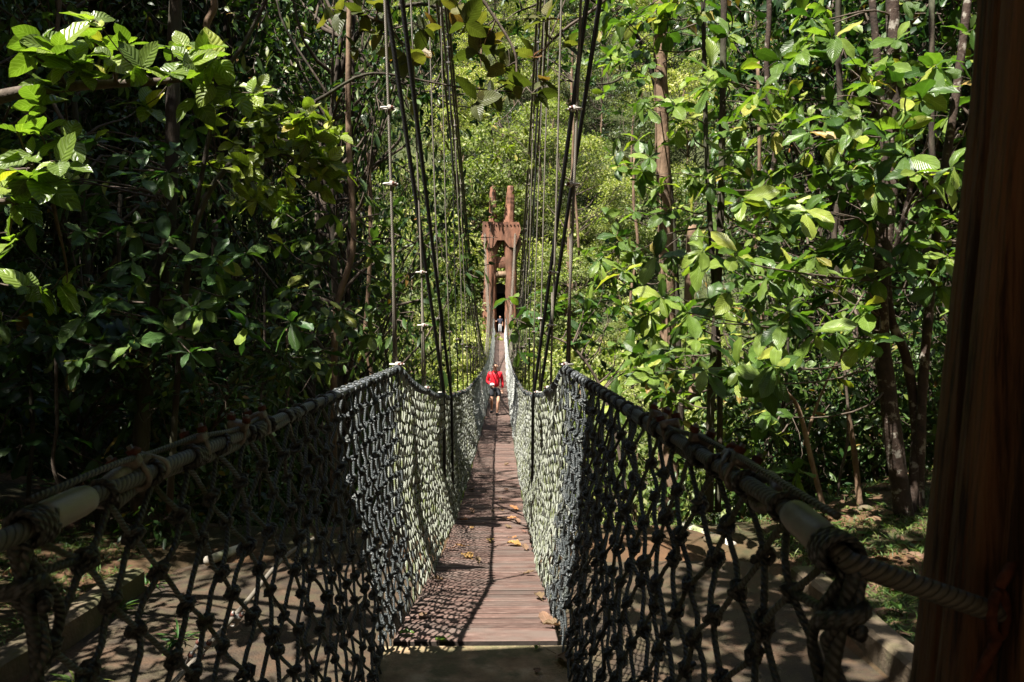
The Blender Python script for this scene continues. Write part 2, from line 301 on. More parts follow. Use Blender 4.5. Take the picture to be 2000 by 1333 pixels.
M['white_cloth'] = plain('white_cloth', (.8, .8, .78), .8); M['navy'] = plain('navy', (.03, .035, .06), .8); M['grey_cloth'] = plain('grey_cloth', (.35, .35, .36), .8)
M['eye'] = plain('eye', (.02, .015, .01), .3); M['lip'] = plain('lip', (.35, .12, .1), .5)

# ------------------------------------------------------------------ profiles of the bridge
_cy = np.array([1.0, 4.16, 5.4, 7.85, 11.35, 16.5, 28, 46, 63, 80]); _cz = np.array([-1.63, -1.63, -1.83, -2.2, -2.5, -2.72, -3.1, -3.15, -2.2, -.5])
_f = np.arange(0, 90, .25); _g = np.interp(_f, _cy, _cz); _k = np.ones(13) / 13
_g2 = np.convolve(np.pad(_g, 6, 'edge'), _k, 'valid'); _w = np.clip((_f - 6) / 4, 0, 1); _g = _g * (1 - _w) + _g2 * _w
def deckz(Y): return np.interp(Y, _f, _g)
_ty = np.array([0.9, 1.35, 5.3, 7.3, 10.5, 16, 28, 46, 63, 80]); _tz = np.array([-.35, -.31, -.275, -.58, -.9, -1.25, -1.6, -1.68, -.78, .95])
def topz(Y):
    z = np.interp(Y, _ty, _tz)
    return z - 0.03 * np.abs(np.sin((np.asarray(Y) - 5.3) * math.pi / 2.1)) * (np.asarray(Y) > 5.3)
def topx(Y): return np.interp(Y, [1.0, 1.35, 5.3, 12, 80], [.62, .62, .555, .56, .58])
def botx(Y): return np.interp(Y, [1.0, 5, 80], [.46, .44, .435])
def cabz(Y): return -1.45 + 11.2 * ((np.asarray(Y, float) - 42) / 38.5) ** 2
def cabx(Y): return np.interp(Y, [3, 12, 20, 40, 60, 80], [.9, .75, .73, .64, .8, 1.5])
# ------------------------------------------------------------------ terrain
def smooth(a, b, x): t = np.clip((x - a) / (b - a), 0, 1); return t * t * (3 - 2 * t)
def H(x, y):
    x = np.asarray(x, float); y = np.asarray(y, float); ax = np.abs(x)
    bank = np.where(x > 0, smooth(3.3, 7, x) * .55, smooth(3.7, 8, -x) * .5)
    slabz = (smooth(3.1, 3.22, x) + smooth(3.42, 3.6, -x) + smooth(8.85, 9.0, y))
    z = -2.68 + .2 * np.clip(slabz, 0, 1) + bank + .04 * np.sin(x * 3.1 + y) * np.cos(y * 2.3) * (ax > 3.2)
    edge = 9.6 + np.clip(ax - 3, 0, 30) * .35
    dp = 15 * (1 - .62 * smooth(4, 15, ax))
    z = z - dp * smooth(edge, edge + 15, y)
    z = z + (dp - .5) * smooth(58, 81, y) + 1.6 * smooth(76, 82, y)
    z = z + np.clip(y - 84, 0, 400) * .92 + np.clip(y - 84, 0, 60) * .1
    z = z + np.clip(ax - 18, 0, 200) * .35 * smooth(10, 40, y) + np.clip(ax - 26, 0, 60) * .8 * (1 - smooth(30, 60, y)) + np.clip(-y - 8, 0, 70) * .95  # ground behind the camera rises out of view, added to block sky light
    z = z + 2.0 * np.sin(x * .09 + 1) * np.sin(y * .07) * smooth(15, 60, y) * (1 - np.exp(-ax / 12))
    return z
def axis(segs):
    out = []
    for a, b, d in segs: out += list(np.arange(a, b, d))
    return np.array(out + [segs[-1][1]])
gx = axis([(-320, -60, 20), (-60, -14, 3), (-14, 14, .4), (14, 60, 3), (60, 320, 20)]); gy = axis([(-320, -40, 20), (-40, -4, 4), (-4, 16, .35), (16, 100, 2), (100, 330, 12)])
X, Y = np.meshgrid(gx, gy, indexing='ij'); Z = H(X, Y)
fi = (np.arange(len(gx) - 1)[:, None] * len(gy) + np.arange(len(gy) - 1)[None]).ravel()
mb = MB(); mb.add(np.stack([X, Y, Z], -1).reshape(-1, 3), np.stack([fi, fi + len(gy), fi + len(gy) + 1, fi + 1], 1))
g = mb.build('ground', [M['forest_floor'], M['soil']]); tag(g, 'forest floor falling into the ravine and rising as the far hillside', 'ground', kind='structure')
cen = np.array([[p.center.x, p.center.y] for p in g.data.polygons])
g.data.polygons.foreach_set('material_index', ((cen[:, 1] < 24) & (np.abs(cen[:, 0]) < 20)).astype(np.int32))
# concrete apron under the bridge head
mb = MB(); nx, ny = 24, 40
xs = np.linspace(-3.5, 3.15, nx); ys = np.linspace(-4, 8.95, ny); XX, YY = np.meshgrid(xs, ys, indexing='ij'); ZZ = -2.6 + .008 * np.sin(XX * 4) * np.cos(YY * 3)
q = (np.arange(nx - 1)[:, None] * ny + np.arange(ny - 1)[None]).ravel()
mb.add(np.stack([XX, YY, ZZ], -1).reshape(-1, 3), np.stack([q, q + ny, q + ny + 1, q + 1], 1))
mb.box((-.175, 8.98, -2.76), (6.65, .06, .3)); 
tag(mb.build('concrete_apron', M['slab']), 'worn brown concrete floor under the near end of the bridge', 'pavement', kind='structure')
def curb(name, x, label, s):
    mb = MB()
    n = 26; yy = np.linspace(-3, 7.85, n)
    prof = [(-.12, -.35), (-.12, .0), (-.09, .03), (.09, .03), (.12, 0), (.12, -.35)]
    V = []
    for y in yy:
        j = rnd.uniform(-.008, .008)
        for a, b in prof: V.append((x + a + j + .012 * math.sin(y * 2), y, -2.4 + b + rnd.uniform(-.006, .006)))
    F = [[i * 6 + k, i * 6 + k + 1, (i + 1) * 6 + k + 1, (i + 1) * 6 + k] for i in range(n - 1) for k in range(5)]
    mb.add(V, F); mb.f.append((np.array([[0, 1, 2, 3, 4, 5][::-1]]), 0, np.zeros((1, 6, 2)))); mb.f.append((np.array([[(n - 1) * 6 + k for k in range(6)]]), 0, np.zeros((1, 6, 2))))
    tag(mb.build(name, M['curb'], smooth=False), label, 'kerb')
curb('kerb', 3.13, 'stained low concrete kerb along the grass bank beside the brown pillar', 1)
curb('kerb', -3.5, 'shaded low concrete kerb along the grassy bank on the side away from the brown pillar', -1)
# ------------------------------------------------------------------ bridge
bridge = empty('suspension_bridge', (0, 4, -1.63)); OFF = Vector((0, -4, 1.63))
tag(bridge, 'long narrow plank footbridge hung on steel cables with knotted rope net sides', 'bridge')
def part(mb, name, mats, smooth=True, parent=None):
    o = mb.build(name, mats, smooth=smooth); o.parent = parent or bridge
    if parent is None: o.location = OFF
    return o
# landing
mb = MB(); mb.box((0, 1.04, -1.79), (1.0, 6.1, .3), bev=.012)
n = 40
tag(mb.build('concrete_landing', M['landing'], smooth=False), 'mossy concrete landing where the plank deck begins', 'landing', kind='structure')
# deck planks
mb = MB(); y = 4.13; k = 0
while y < 80.2:
    w = (.104 if y < 14 else .112) if k else .26
    gap = .03 if y < 14 else .02
    yc = y + w / 2; z = float(deckz(yc)); sl_ = float(deckz(yc + .1) - deckz(yc - .1)) / .2
    a = math.atan(sl_) + rnd.uniform(-.008, .008); R_ = Matrix.Rotation(a, 3, 'X')
    far = yc > 30
    if yc > 45: w2, st = .24, .25
    else: w2, st = w, w + gap
    mb.box((rnd.uniform(-.006, .006), yc, z - .02 + rnd.uniform(-.003, .002)), (.87 + rnd.uniform(-.012, .012), w2, .04), rot=[list(r) for r in R_], bev=0 if far else .005)
    y += st; k += 1
dk = part(mb, 'deck', [M['deck'], M['deck_edge']], smooth=False)
nm = np.zeros(len(dk.data.polygons) * 3, np.float32); dk.data.polygons.foreach_get('normal', nm); nm = nm.reshape(-1, 3)
dk.data.polygons.foreach_set('material_index', (np.abs(nm[:, 2]) < .6).astype(np.int32) * (np.abs(nm[:, 1]) > .5).astype(np.int32))
# lengthwise centre strip and bearers under the deck
yy = np.arange(4.2, 80, 1.0); mb = MB()
for s in (-.38, .38, 0): mb.tubes(np.stack([np.full_like(yy, s), yy, deckz(yy) - .09], 1), .02, 6)
part(mb, 'bearer', M['cable'])
mb = MB(); yy = np.arange(4.12, 80.2, .5); V_ = np.array([[sx * .36, y_, float(deckz(y_)) - z_] for y_ in yy for (sx, z_) in ((-1, .052), (1, .052), (1, .064), (-1, .064))])
mb.add(V_, [[i * 4 + a, i * 4 + (a + 1) % 4, (i + 1) * 4 + (a + 1) % 4, (i + 1) * 4 + a] for i in range(len(yy) - 1) for a in range(4)])
part(mb, 'gap_shade', M['dark_inside'], smooth=False)  # added dark sheet, stands in for the shade below the plank gaps
# nets
def net_cells(s, mb, Y0, Y1, NRW, rs):
    Yc = [Y0]
    while Yc[-1] < Y1: Yc.append(Yc[-1] + float(np.interp(Yc[-1], [2.2, 3.4, 5.2, 12, 26, 40], [.2, .145, .13, .13, .17, .2])))
    Yc = np.array(Yc); nC = len(Yc); dY = np.gradient(Yc)
    J = np.arange(NRW + 1); 
    Yn = Yc[:, None] + .5 * dY[:, None] * (J[None] % 2) + rs.normal(0, .008, (nC, NRW + 1))
    v = J[None] / NRW + 0 * Yn
    bz = np.where(Yn < 4.16, -1.66, deckz(Yn) - .01); tz = topz(Yn) - .02
    x = botx(Yn) + (topx(Yn) - botx(Yn)) * v + .05 * np.sin(v * math.pi) * np.clip((Yn - 3) / 3, .2, 1) + rs.normal(0, 1, Yn.shape) * np.where(Yn < 5, .009, .005)
    slack = np.clip((Yn - 4.8) / 1.5, 0, 1)
    z = bz + (tz - bz) * v + rs.normal(0, 1, Yn.shape) * np.where(Yn < 5, .006, .004) + slack * .03 * np.sin(Yn * 2 * math.pi / 2.1 + v * 3) * np.sin(v * math.pi)
    x = x + slack * .02 * np.sin(Yn * 1.7 + v * 9)
    Pn = np.stack([s * x, Yn, z], -1)
    fw, bw = [], []
    for j in range(NRW):
        i = np.arange(nC)
        if j % 2 == 0: fw.append((Pn[i, j], Pn[i, j + 1])); bw.append((Pn[i[1:], j], Pn[i[:-1], j + 1]))
        else: fw.append((Pn[i[:-1], j], Pn[i[1:], j + 1])); bw.append((Pn[i, j], Pn[i, j + 1]))
    A = [np.concatenate([a for a, _ in fw]), np.concatenate([b for _, b in fw])]
    B = [np.concatenate([a for a, _ in bw]), np.concatenate([b for _, b in bw])]
    def strands(P0, P1, r, sides, k, m, sag):
        t = np.linspace(0, 1, k)[None, :, None]
        Q = P0[:, None] * (1 - t) + P1[:, None] * t
        bow = rs.normal(0, sag, (len(P0), 1, 3)) * np.sin(t * math.pi)
        wav = rs.normal(0, sag * .6, (len(P0), 1, 3)) * np.sin(t * 2 * math.pi)
        mb.tubes(Q + bow + wav, r, sides, m, caps=False)
    # material slots: 0 grey 1 dark 2 pale 3 moss
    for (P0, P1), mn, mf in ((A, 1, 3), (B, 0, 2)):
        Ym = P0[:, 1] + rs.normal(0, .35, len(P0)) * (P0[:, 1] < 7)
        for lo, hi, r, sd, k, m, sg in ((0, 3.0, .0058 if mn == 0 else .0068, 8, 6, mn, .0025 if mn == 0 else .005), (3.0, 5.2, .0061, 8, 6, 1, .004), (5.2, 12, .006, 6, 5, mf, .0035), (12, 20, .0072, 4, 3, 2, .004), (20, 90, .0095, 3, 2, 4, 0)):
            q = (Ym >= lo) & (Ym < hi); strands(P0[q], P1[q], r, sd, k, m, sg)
    # knots
    allP = Pn[:, 1:-1].reshape(-1, 3)
    near = allP[allP[:, 1] < 5.2]
    aa = np.linspace(0, 2 * math.pi, 11)
    if len(near) == 0: near = None
    for (rad, r, ax1, ax2) in () if near is None else ((.015, .0068, (0, .75, .9), (.9, .3, .2)), (.0135, .007, (0, .9, -.6), (.8, -.3, .6)), (.011, .0068, (.9, .1, .1), (.1, .6, .95))):
        c = near[:, None] + rs.normal(0, .002, (len(near), 1, 3))
        ring = c + rad * (np.cos(aa)[None, :, None] * np.array(ax1)[None, None] + np.sin(aa)[None, :, None] * np.array(ax2)[None, None]) * rs.uniform(.7, 1.35, (len(near), 1, 1)) + rs.normal(0, .0025, (len(near), 11, 3)) * np.array([0] + [1] * 9 + [0])[None, :, None]
        mb.tubes(ring, r, 6, 1, caps=False)
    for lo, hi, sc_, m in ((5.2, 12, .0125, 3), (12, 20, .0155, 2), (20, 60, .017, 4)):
        q = allP[(allP[:, 1] >= lo) & (allP[:, 1] < hi)]
        if lo < 12: tv, tf = ICO
        else: tv, tf = OCT
        stamp(mb, tv, tf, np.zeros(tf.shape + (2,)), np.broadcast_to(np.eye(3) * np.array([.9, .8, 1.15]), (len(q), 3, 3)), rs.uniform(.8, 1.3, len(q)) * sc_, q, m)
    return Yc, Pn
def net(s):
    mb = MB(); rs = NR(5 if s < 0 else 6); ye = 1.11 if s > 0 else 1.24; NRW = 14
    Y1_, Pn = net_cells(s, mb, ye + .06, 5.15, NRW, rs); Y2_, _ = net_cells(s, mb, 5.22, 79.0, 19, rs); Yc = np.concatenate([Y1_, Y2_])
    # lacing loops over the hand cable at each column
    Yt = Yc[Yc < 30]
    Pt = np.stack([s * topx(Yt), Yt, topz(Yt)], 1); a8 = np.linspace(0, 2 * math.pi, 10)
    for off in (0,):
        q = Pt.copy(); q[:, 1] += off; q[:, 2] = topz(q[:, 1]); q[:, 0] = s * topx(q[:, 1])
        tl = rs.uniform(-.02, .02, (len(q), 1))
        ring = q[:, None] + np.stack([np.cos(a8)[None] * .0235 + 0 * tl, tl * np.sin(a8)[None], np.sin(a8)[None] * .0235 - .002 + 0 * tl], -1)
        n_ = q[:, 1] < 5.2
        mb.tubes(ring[n_], .0075, 6, 1, caps=False); mb.tubes(ring[~n_], .0095, 4, 1, caps=False)
    # vertical end cord, knotted
    e = np.array([[s * (topx(ye) + .01), ye, topz(ye)], [s * .6, ye + .01, -.5], [s * .585, ye - .01, -.7], [s * .55, ye + .01, -1.0], [s * .5, ye, -1.65]], float)
    ep = spline(e, 24)
    mb.tubes(ep, .011, 8, 1); mb.tubes(ep + np.stack([.016 * np.sin(np.arange(24) * 1.3), .016 * np.cos(np.arange(24) * 1.3), np.zeros(24)], 1), .009, 8, 1)
    for zz in (0.0, -.006): mb.tubes([[s * .61 + .03 * math.cos(t), ye + .03 * math.sin(t), -.41 + zz + .006 * t * 0 - .02 * math.cos(t * .5)] for t in np.linspace(0, 6.3, 12)], .01, 8, 1)
    lp = spline([(s * .62, ye + .02, -.36), (s * .6, ye + .05, -.42), (s * .6, ye + .08, -.48), (s * .61, ye + .05, -.55), (s * .6, ye + .02, -.53)], 16); mb.tubes(lp, .009, 8, 1)
    lp = spline([(s * .6, ye + .01, -.56), (s * .61, ye + .04, -.66), (s * .6, ye + .07, -.76)], 10); mb.tubes(lp, .0085, 8, 1)
    for j in range(1, NRW, 2):
        p = Pn[0, j]; zz = p[2]; xx = np.interp(zz, [-1.65, -1.0, -.7, -.5, -.3], [.5, .55, .585, .6, .62]) * s
        mb.tubes([[p, [xx, ye, zz + (.02 if j % 4 == 1 else -.02)]]][0], .008, 8, 1)
    p = Pn[0, NRW]; mb.tubes([[s * .62, ye + .02, -.33], list(Pn[0, NRW - 2])], .008, 8, 1)
    return part(mb, 'rope_net', [M['rope_grey'], M['rope_dark'], M['rope_pale'], M['rope_moss'], M['rope_sunlit']])
def ico():
    t = (1 + 5 ** .5) / 2
    v = np.array([(-1, t, 0), (1, t, 0), (-1, -t, 0), (1, -t, 0), (0, -1, t), (0, 1, t), (0, -1, -t), (0, 1, -t), (t, 0, -1), (t, 0, 1), (-t, 0, -1), (-t, 0, 1)], float); v /= np.linalg.norm(v[0])
    f = np.array([(0, 11, 5), (0, 5, 1), (0, 1, 7), (0, 7, 10), (0, 10, 11), (1, 5, 9), (5, 11, 4), (11, 10, 2), (10, 7, 6), (7, 1, 8), (3, 9, 4), (3, 4, 2), (3, 2, 6), (3, 6, 8), (3, 8, 9), (4, 9, 5), (2, 4, 11), (6, 2, 10), (8, 6, 7), (9, 8, 1)])
    return v, f
ICO = ico()
OCT = (np.array([(1, 0, 0), (-1, 0, 0), (0, 1, 0), (0, -1, 0), (0, 0, 1), (0, 0, -1)], float), np.array([(0, 2, 4), (2, 1, 4), (1, 3, 4), (3, 0, 4), (2, 0, 5), (1, 2, 5), (3, 1, 5), (0, 3, 5)]))
net(-1); net(1)
# wire clip: saddle, U bolt, two nuts
def clip_mb(sc_=1.0, mg=0):
    mb = MB(); 
    mb.box((0, 0, .026 * sc_), (.055 * sc_, .034 * sc_, .026 * sc_), 0, bev=.006 * sc_)
    a = np.linspace(math.pi, 2 * math.pi, 9)
    pts = [(-.022, 0, .06)] + [(.022 * math.cos(t), 0, -.006 + .026 * math.sin(t)) for t in a] + [(.022, 0, .06)]
    mb.tubes(np.array(pts) * sc_, .0065 * sc_, 8, 0)
    for sx in (-1, 1): mb.tubes(np.array([(sx * .022, 0, .038), (sx * .022, 0, .052)]) * sc_, .0125 * sc_, 6, 1)
    return mb
clip_mesh = clip_mb(1.0).mesh('clip', [M['galv'], M['rust']])
def place_mesh(name, mesh, parent, loc, R=None, sc_=1):
    o = bpy.data.objects.new(name, mesh); COL.objects.link(o); o.parent = parent
    o.matrix_basis = Matrix.Translation(loc) @ (R.to_4x4() if R is not None else Matrix.Identity(4)) @ Matrix.Scale(sc_, 4)
    return o
# hand cables
for s in (-1, 1):
    yy = np.concatenate([np.linspace(1.11 if s > 0 else 1.24, 5.3, 30), np.arange(5.5, 80, .35)])
    pts = [[s * topx(y), y, float(topz(y))] for y in yy]
    if s > 0: pre = [tuple(P(1999, 1228, 1.34)), tuple(P(1950, 1199, 1.215))]
    else: pre = [(-.66, .85, -.335)]
    mb = MB(); mb.tubes(pre + pts, np.array([.0165] * (len(pre) + 30) + [.014] * (len(yy) - 30))[None], 12, 0)
    # doubled-back tail between the clips
    tail = spline([(s * .625, 1.55, -.345), (s * .64, 1.75, -.33), (s * .625, 2.1, -.335), (s * .60, 2.5, -.32), (s * .585, 2.9, -.30)], 20); mb.tubes(tail, .0145, 10, 0)
    hc = part(mb, 'hand_cable', M['cable'])
    mb = MB(); dy = -.21 if s > 0 else -.09; y0, y1 = (1.39 + dy, 1.53 + dy)
    sp_ = [[s * topx(y), y, float(topz(y))] for y in (y0, y0 + .02, y1 - .02, y1)]
    mb.tubes(sp_, np.array([.026, .0275, .0275, .025])[None], 16, 0)
    o = mb.build('pipe_sleeve', M['sleeve'], parent=hc)
    mb = MB()   # dark cord whipping
    for rr, y_, n_ in ((.029, 1.34 + dy, 4), (.022, 1.66, 0), (.022, 1.9, 5), (.022, 2.35, 5), (.022, 2.75, 4)):
        if n_:
            t = np.linspace(0, n_ * 2 * math.pi, n_ * 12); mb.tubes(np.stack([s * topx(y_) + rr * np.cos(t), y_ + t / (2 * math.pi) * .013, float(topz(y_)) + rr * np.sin(t) - (.008 if y_ > 1.5 else 0)], 1), .0065, 6, 0)
    lc = spline([(s * .62, 1.36 + dy, -.275), (s * .61, 1.55, -.262), (s * .635, 1.75, -.275), (s * .62, 1.95, -.27), (s * .6, 2.2, -.28), (s * .615, 2.5, -.275)], 30)
    mb.tubes(lc, .0068, 6, 0)
    mb.build('lashing_cord', M['rope_dark'], parent=hc)
    for i, (y_, rz, tip) in enumerate(((1.64, .5, .5), (1.72, 2.7, -1.2), (1.97, .2, .3), (2.24, -.3, .2), (2.45, .15, .35))):
        Rm = Euler((rnd.uniform(-.2, .2), s * tip, rz * .3 + math.pi * (i % 2))).to_matrix()
        place_mesh('cable_clip', clip_mesh, hc, Vector((s * (topx(y_) + .006), y_, float(topz(y_)) + .004)), Rm, 1.0)
    # shackle link
    mb = MB(); t = np.linspace(0, 2 * math.pi, 20); c = np.array([s * .635, 1.62 + dy / 2, -.315])
    mb.tubes(c + np.stack([.012 * np.sin(t), .055 * np.cos(t), .028 * np.sin(t)], 1), .0125, 10, 0)
    mb.build('shackle', M['galv'], parent=hc)
# main cables: bundle of strands each side
for s in (-1, 1):
    for dx, dz in ((0, 0), (.07, .05), (-.05, -.08), (.12, -.1)):
        yy = np.linspace(2.5, 80.2, 90); mb = MB()
        mb.tubes(np.stack([s * (cabx(yy) + dx), yy, cabz(yy) + dz], 1), .02, 6, 0); part(mb, 'main_cable', M['wire'])
# hangers with clamps
wclip = clip_mb(1.0).mesh('hanger_clip', [M['white_clamp'], M['rust']])
gclip = clip_mb(1.0).mesh('hanger_clip', [M['galv'], M['rust']])
hy = [5.3, 7.25, 9.4] + list(np.arange(11.2, 78.5, 1.9))
for s in (-1, 1):
    for i, y_ in enumerate(hy):
        y_ = float(y_ + (rnd.uniform(-.12, .12) if i > 2 else 0))
        zt = float(cabz(y_)); zb = float(topz(y_))
        if zt - zb < .25: zt = zb + .25
        xb, xt = s * (float(topx(y_)) + .012), s * float(cabx(y_))
        n_ = 14 if i < 3 else 6; t = np.linspace(0, 1, n_)
        bow = .01 * np.sin(t * math.pi * 2 + i)
        mb = MB(); mb.tubes(np.stack([xb + (xt - xb) * t + bow, np.full(n_, y_), zb + (zt - zb) * t], 1), (.0095 if i == 0 else .0085 if i < 3 else .0075), 8 if i < 6 else 5, 0)
        # looped tail lying beside the hanger
        tl = min(.9, (zt - zb) * .4); mb.tubes([[xb + s * .02, y_ + .02, zb + .02], [xb + s * .025, y_ + .02, zb + tl]], .008, 5, 0)
        h = part(mb, 'hanger', M['wire'] if i % 3 != 1 or i < 3 else M['black_cable'])
        zs = [zb + .03]
        if i == 0: zs += [.95, 1.45]
        elif i == 1: zs += [.02, .5]
        else: zs += [zb + tl, zt - .25, zt - .5]
        for zz in zs:
            f = (zz - zb) / (zt - zb)
            place_mesh('wire_clip', wclip if i < 3 else gclip, h, Vector((xb + (xt - xb) * f + s * .01, y_, zz)), Euler((math.pi / 2, 0, -s * math.pi / 2 + rnd.uniform(-.5, .5))).to_matrix(), (1.0 if i < 3 else .8))
# black stay cables from the near tower down to the deck
for s, a, b in ((-1, P(755, 0, 6), P(866, 757, 9.3)), (-1, P(785, 0, 6), P(882, 778, 10.5)), (1, P(1172, 0, 6), P(1052, 787, 10.5)), (1, P(1147, 0, 6), P(1041, 781, 9.8))):
    d = (b - a) / (b.y - a.y); top = a + d * (1.25 - a.y); low = b + d * .5
    mb = MB(); mb.tubes(np.array([top, b, (b.x, b.y + .25, deckz(b.y + .25) + .02)]), .019, 10, 0)
    part(mb, 'stay_cable', M['black_cable'])
# ------------------------------------------------------------------ near tower: fluted brown pillars, cross beam
def pillar(x, label):
    r_ = lambda z: np.interp(z, [-2.7, -1.9, -1.2, -.55, .5, 2.5, 5, 7.5], [.64, .6, .51, .45, .365, .33, .31, .30])
    nz, na = 60, 360; zs = np.linspace(-2.7, 8.0, nz); a = np.arange(na) / na * 2 * math.pi
    gcs = np.sort(NR(8).uniform(0, 2 * math.pi, 44)); dg_ = np.abs((a[:, None] - gcs[None] + math.pi) % (2 * math.pi) - math.pi); fl = 1 - (NR(9).uniform(.02, .075, 44)[None] * np.exp(-(dg_ / .022) ** 2)).max(1) - .02 * np.sin(a * 9) ** 2
    V = [(x + r_(z) * fl[i] * math.cos(a[i] + .03 * math.sin(z * 1.1)), 1.305 + r_(z) * fl[i] * math.sin(a[i] + .03 * math.sin(z * 1.1)), z) for z in zs for i in range(na)]
    F = [[k * na + i, k * na + (i + 1) % na, (k + 1) * na + (i + 1) % na, (k + 1) * na + i] for k in range(nz - 1) for i in range(na)]
    mb = MB(); mb.add(V, F); mb.f.append((np.array([[(nz - 1) * na + i for i in range(na)]]), 0, np.zeros((1, na, 2))))
    return mb
tw = empty('bridge_gate', (0, 1.305, -2.6)); tag(tw, 'brown fluted wood-look gate pillar beside the camera end of the bridge, with the beam overhead', 'gateway')
o = pillar(1.326, '').build('pillar', M['pillar'], parent=tw, loc=(0, -1.305, 2.6)); o = pillar(-1.50, '').build('pillar', M['pillar'], parent=tw, loc=(0, -1.305, 2.6))
mb = MB(); mb.box((-.08, 1.305, 6.6), (3.6, .35, .5), bev=.04); mb.box((-.08, 1.305, 4.4), (2.6, .2, .22), bev=.03); mb.build('crossbeam', M['pillar'], parent=tw, loc=(0, -1.305, 2.6))
ae = P(1948, 1199, 1.2); mb = MB(); t = np.linspace(0, 2 * math.pi, 18)
mb.tubes(np.array([[ae.x + .03 * math.sin(a) * .6, ae.y - .004 + .01 * math.sin(a), ae.z + .034 * math.cos(a)] for a in t]), .008, 8, 0)
mb.tubes([tuple(ae + Vector((.0, .0, .04))), tuple(ae + Vector((.05, .02, .09)))], .009, 8, 0); mb.tubes([tuple(ae + Vector((.0, .0, -.04))), tuple(ae + Vector((-.02, .03, -.13)))], .008, 8, 0)
mb.build('anchor_eye', M['rust'], parent=tw, loc=(0, -1.305, 2.6))
# unseen shelter over the camera, added to shade the bridge head
sh = empty('shade_shelter', (0, -1.5, -1.63)); tag(sh, 'unseen open shelter with a board roof, added to shade the near bridge head', 'shelter'); SO = Vector((0, 1.5, 1.63))
mb = MB()
for sx in (-1, 1):
    a = .3 * sx; Rm = Matrix.Rotation(a, 3, 'Y')
    for k in range(24): mb.box((-.1 + sx * 1.3, -6.2 + k * .36, 2.62 + .006 * (k % 2) - .0), (2.75, .35, .04), rot=[list(r) for r in Rm])
mb.build('roof', M['shade_roof_board'], parent=sh, loc=SO, smooth=False)
for sx in (-2.35, 2.15):
    for y_ in (-5.2, -1.0):
        mb = MB(); mb.box((sx, y_, -.2), (.16, .16, 4.8), bev=.01); mb.build('post', M['pillar'], parent=sh, loc=SO)
# ------------------------------------------------------------------ far tower
ft = empty('bridge_tower', (0, 80.5, -.6)); tag(ft, 'orange-brown tower with tall horn-like prongs at the far end of the bridge', 'tower')
FO = Vector((0, -80.5, .6)); YT = 80.6
def Q(px, py): return P(px, py, YT)
def slab_poly(pts, y0, y1, mb):
    """flat polygon in the tower plane given real thickness"""
    n = len(pts); V = [(p.x, y0, p.z) for p in pts] + [(p.x, y1, p.z) for p in pts]
    mb.add(V, [[i, (i + 1) % n, n + (i + 1) % n, n + i] for i in range(n)])
    mb.f.append((np.array([list(range(n))[::-1]]) + mb.n - 2 * n, 0, np.zeros((1, n, 2)))); mb.f.append((np.array([[n + i for i in range(n)]]) + mb.n - 2 * n, 0, np.zeros((1, n, 2))))
def leg(pts, rr, name='leg'):
    mb = MB(); p = spline([tuple(Q(*q)) for q in pts], 26); R_ = np.interp(np.linspace(0, 1, 26), np.linspace(0, 1, len(rr)), rr)
    mb.tubes(p, (R_ * (1 + .03 * np.sin(np.arange(26) * 1.7)))[None], 28, 0)
    V_ = mb.v[0]; ang = np.tile(np.arange(28), 26); V_ += (np.repeat(p, 28, 0) - V_) * (.13 * (ang % 4 == 0) + NR(4).uniform(0, .05, len(V_)))[:, None].astype(np.float32); o = mb.build(name, M['tower'], parent=ft, loc=FO)
leg([(954, 665), (956, 600), (958, 540), (960, 480), (962, 440)], [.85, .72, .64, .66, .7]); leg([(997, 665), (998, 600), (998, 540), (996, 480), (993, 440)], [.7, .62, .6, .68, .76])
leg([(962, 440), (963, 405), (962, 385), (963, 364)], [.45, .38, .34, .26], 'prong'); leg([(993, 440), (996, 405), (997, 385), (997, 364)], [.6, .48, .44, .3], 'prong')
for pts in ([(958, 500), (948, 480), (943, 466), (946, 455)], [(962, 497), (972, 480), (980, 468), (984, 455)]): leg(pts, [.35, .26, .2, .14], 'antler')
for pts in ([(1004, 500), (1012, 480), (1013, 466), (1008, 452)],): leg(pts, [.35, .3, .24, .16], 'antler')
mb = MB(); slab_poly([Q(*q) for q in ((943, 435), (1013, 436), (1017, 450), (1013, 466), (1005, 486), (994, 484), (985, 471), (971, 471), (963, 486), (951, 486), (945, 466), (942, 450))][::-1], YT - .75, YT + .5, mb)
o = mb.build('crossbeam', M['tower'], parent=ft, loc=FO, smooth=False)
mbb = MB()
for i in range(10):
    p = Q(948 + i * 7, 441); mbb.tubes([(p.x, YT - .84, p.z), (p.x, YT - .74, p.z)], .07, 8, 0)
mbb.build('bolts', M['rust'], parent=ft, loc=FO)
mb = MB(); a, b = Q(960, 502), Q(998, 524); mb.box(((a.x + b.x) / 2, YT, (a.z + b.z) / 2), (b.x - a.x, .2, a.z - b.z), bev=.03); mb.build('board', M['tower'], parent=ft, loc=FO)
mb = MB(); a, b = Q(962, 537), Q(998, 537); mb.tubes([tuple(a), tuple(b)], .36, 14, 0); mb.build('log_rail', M['pale_bark'], parent=ft, loc=FO)
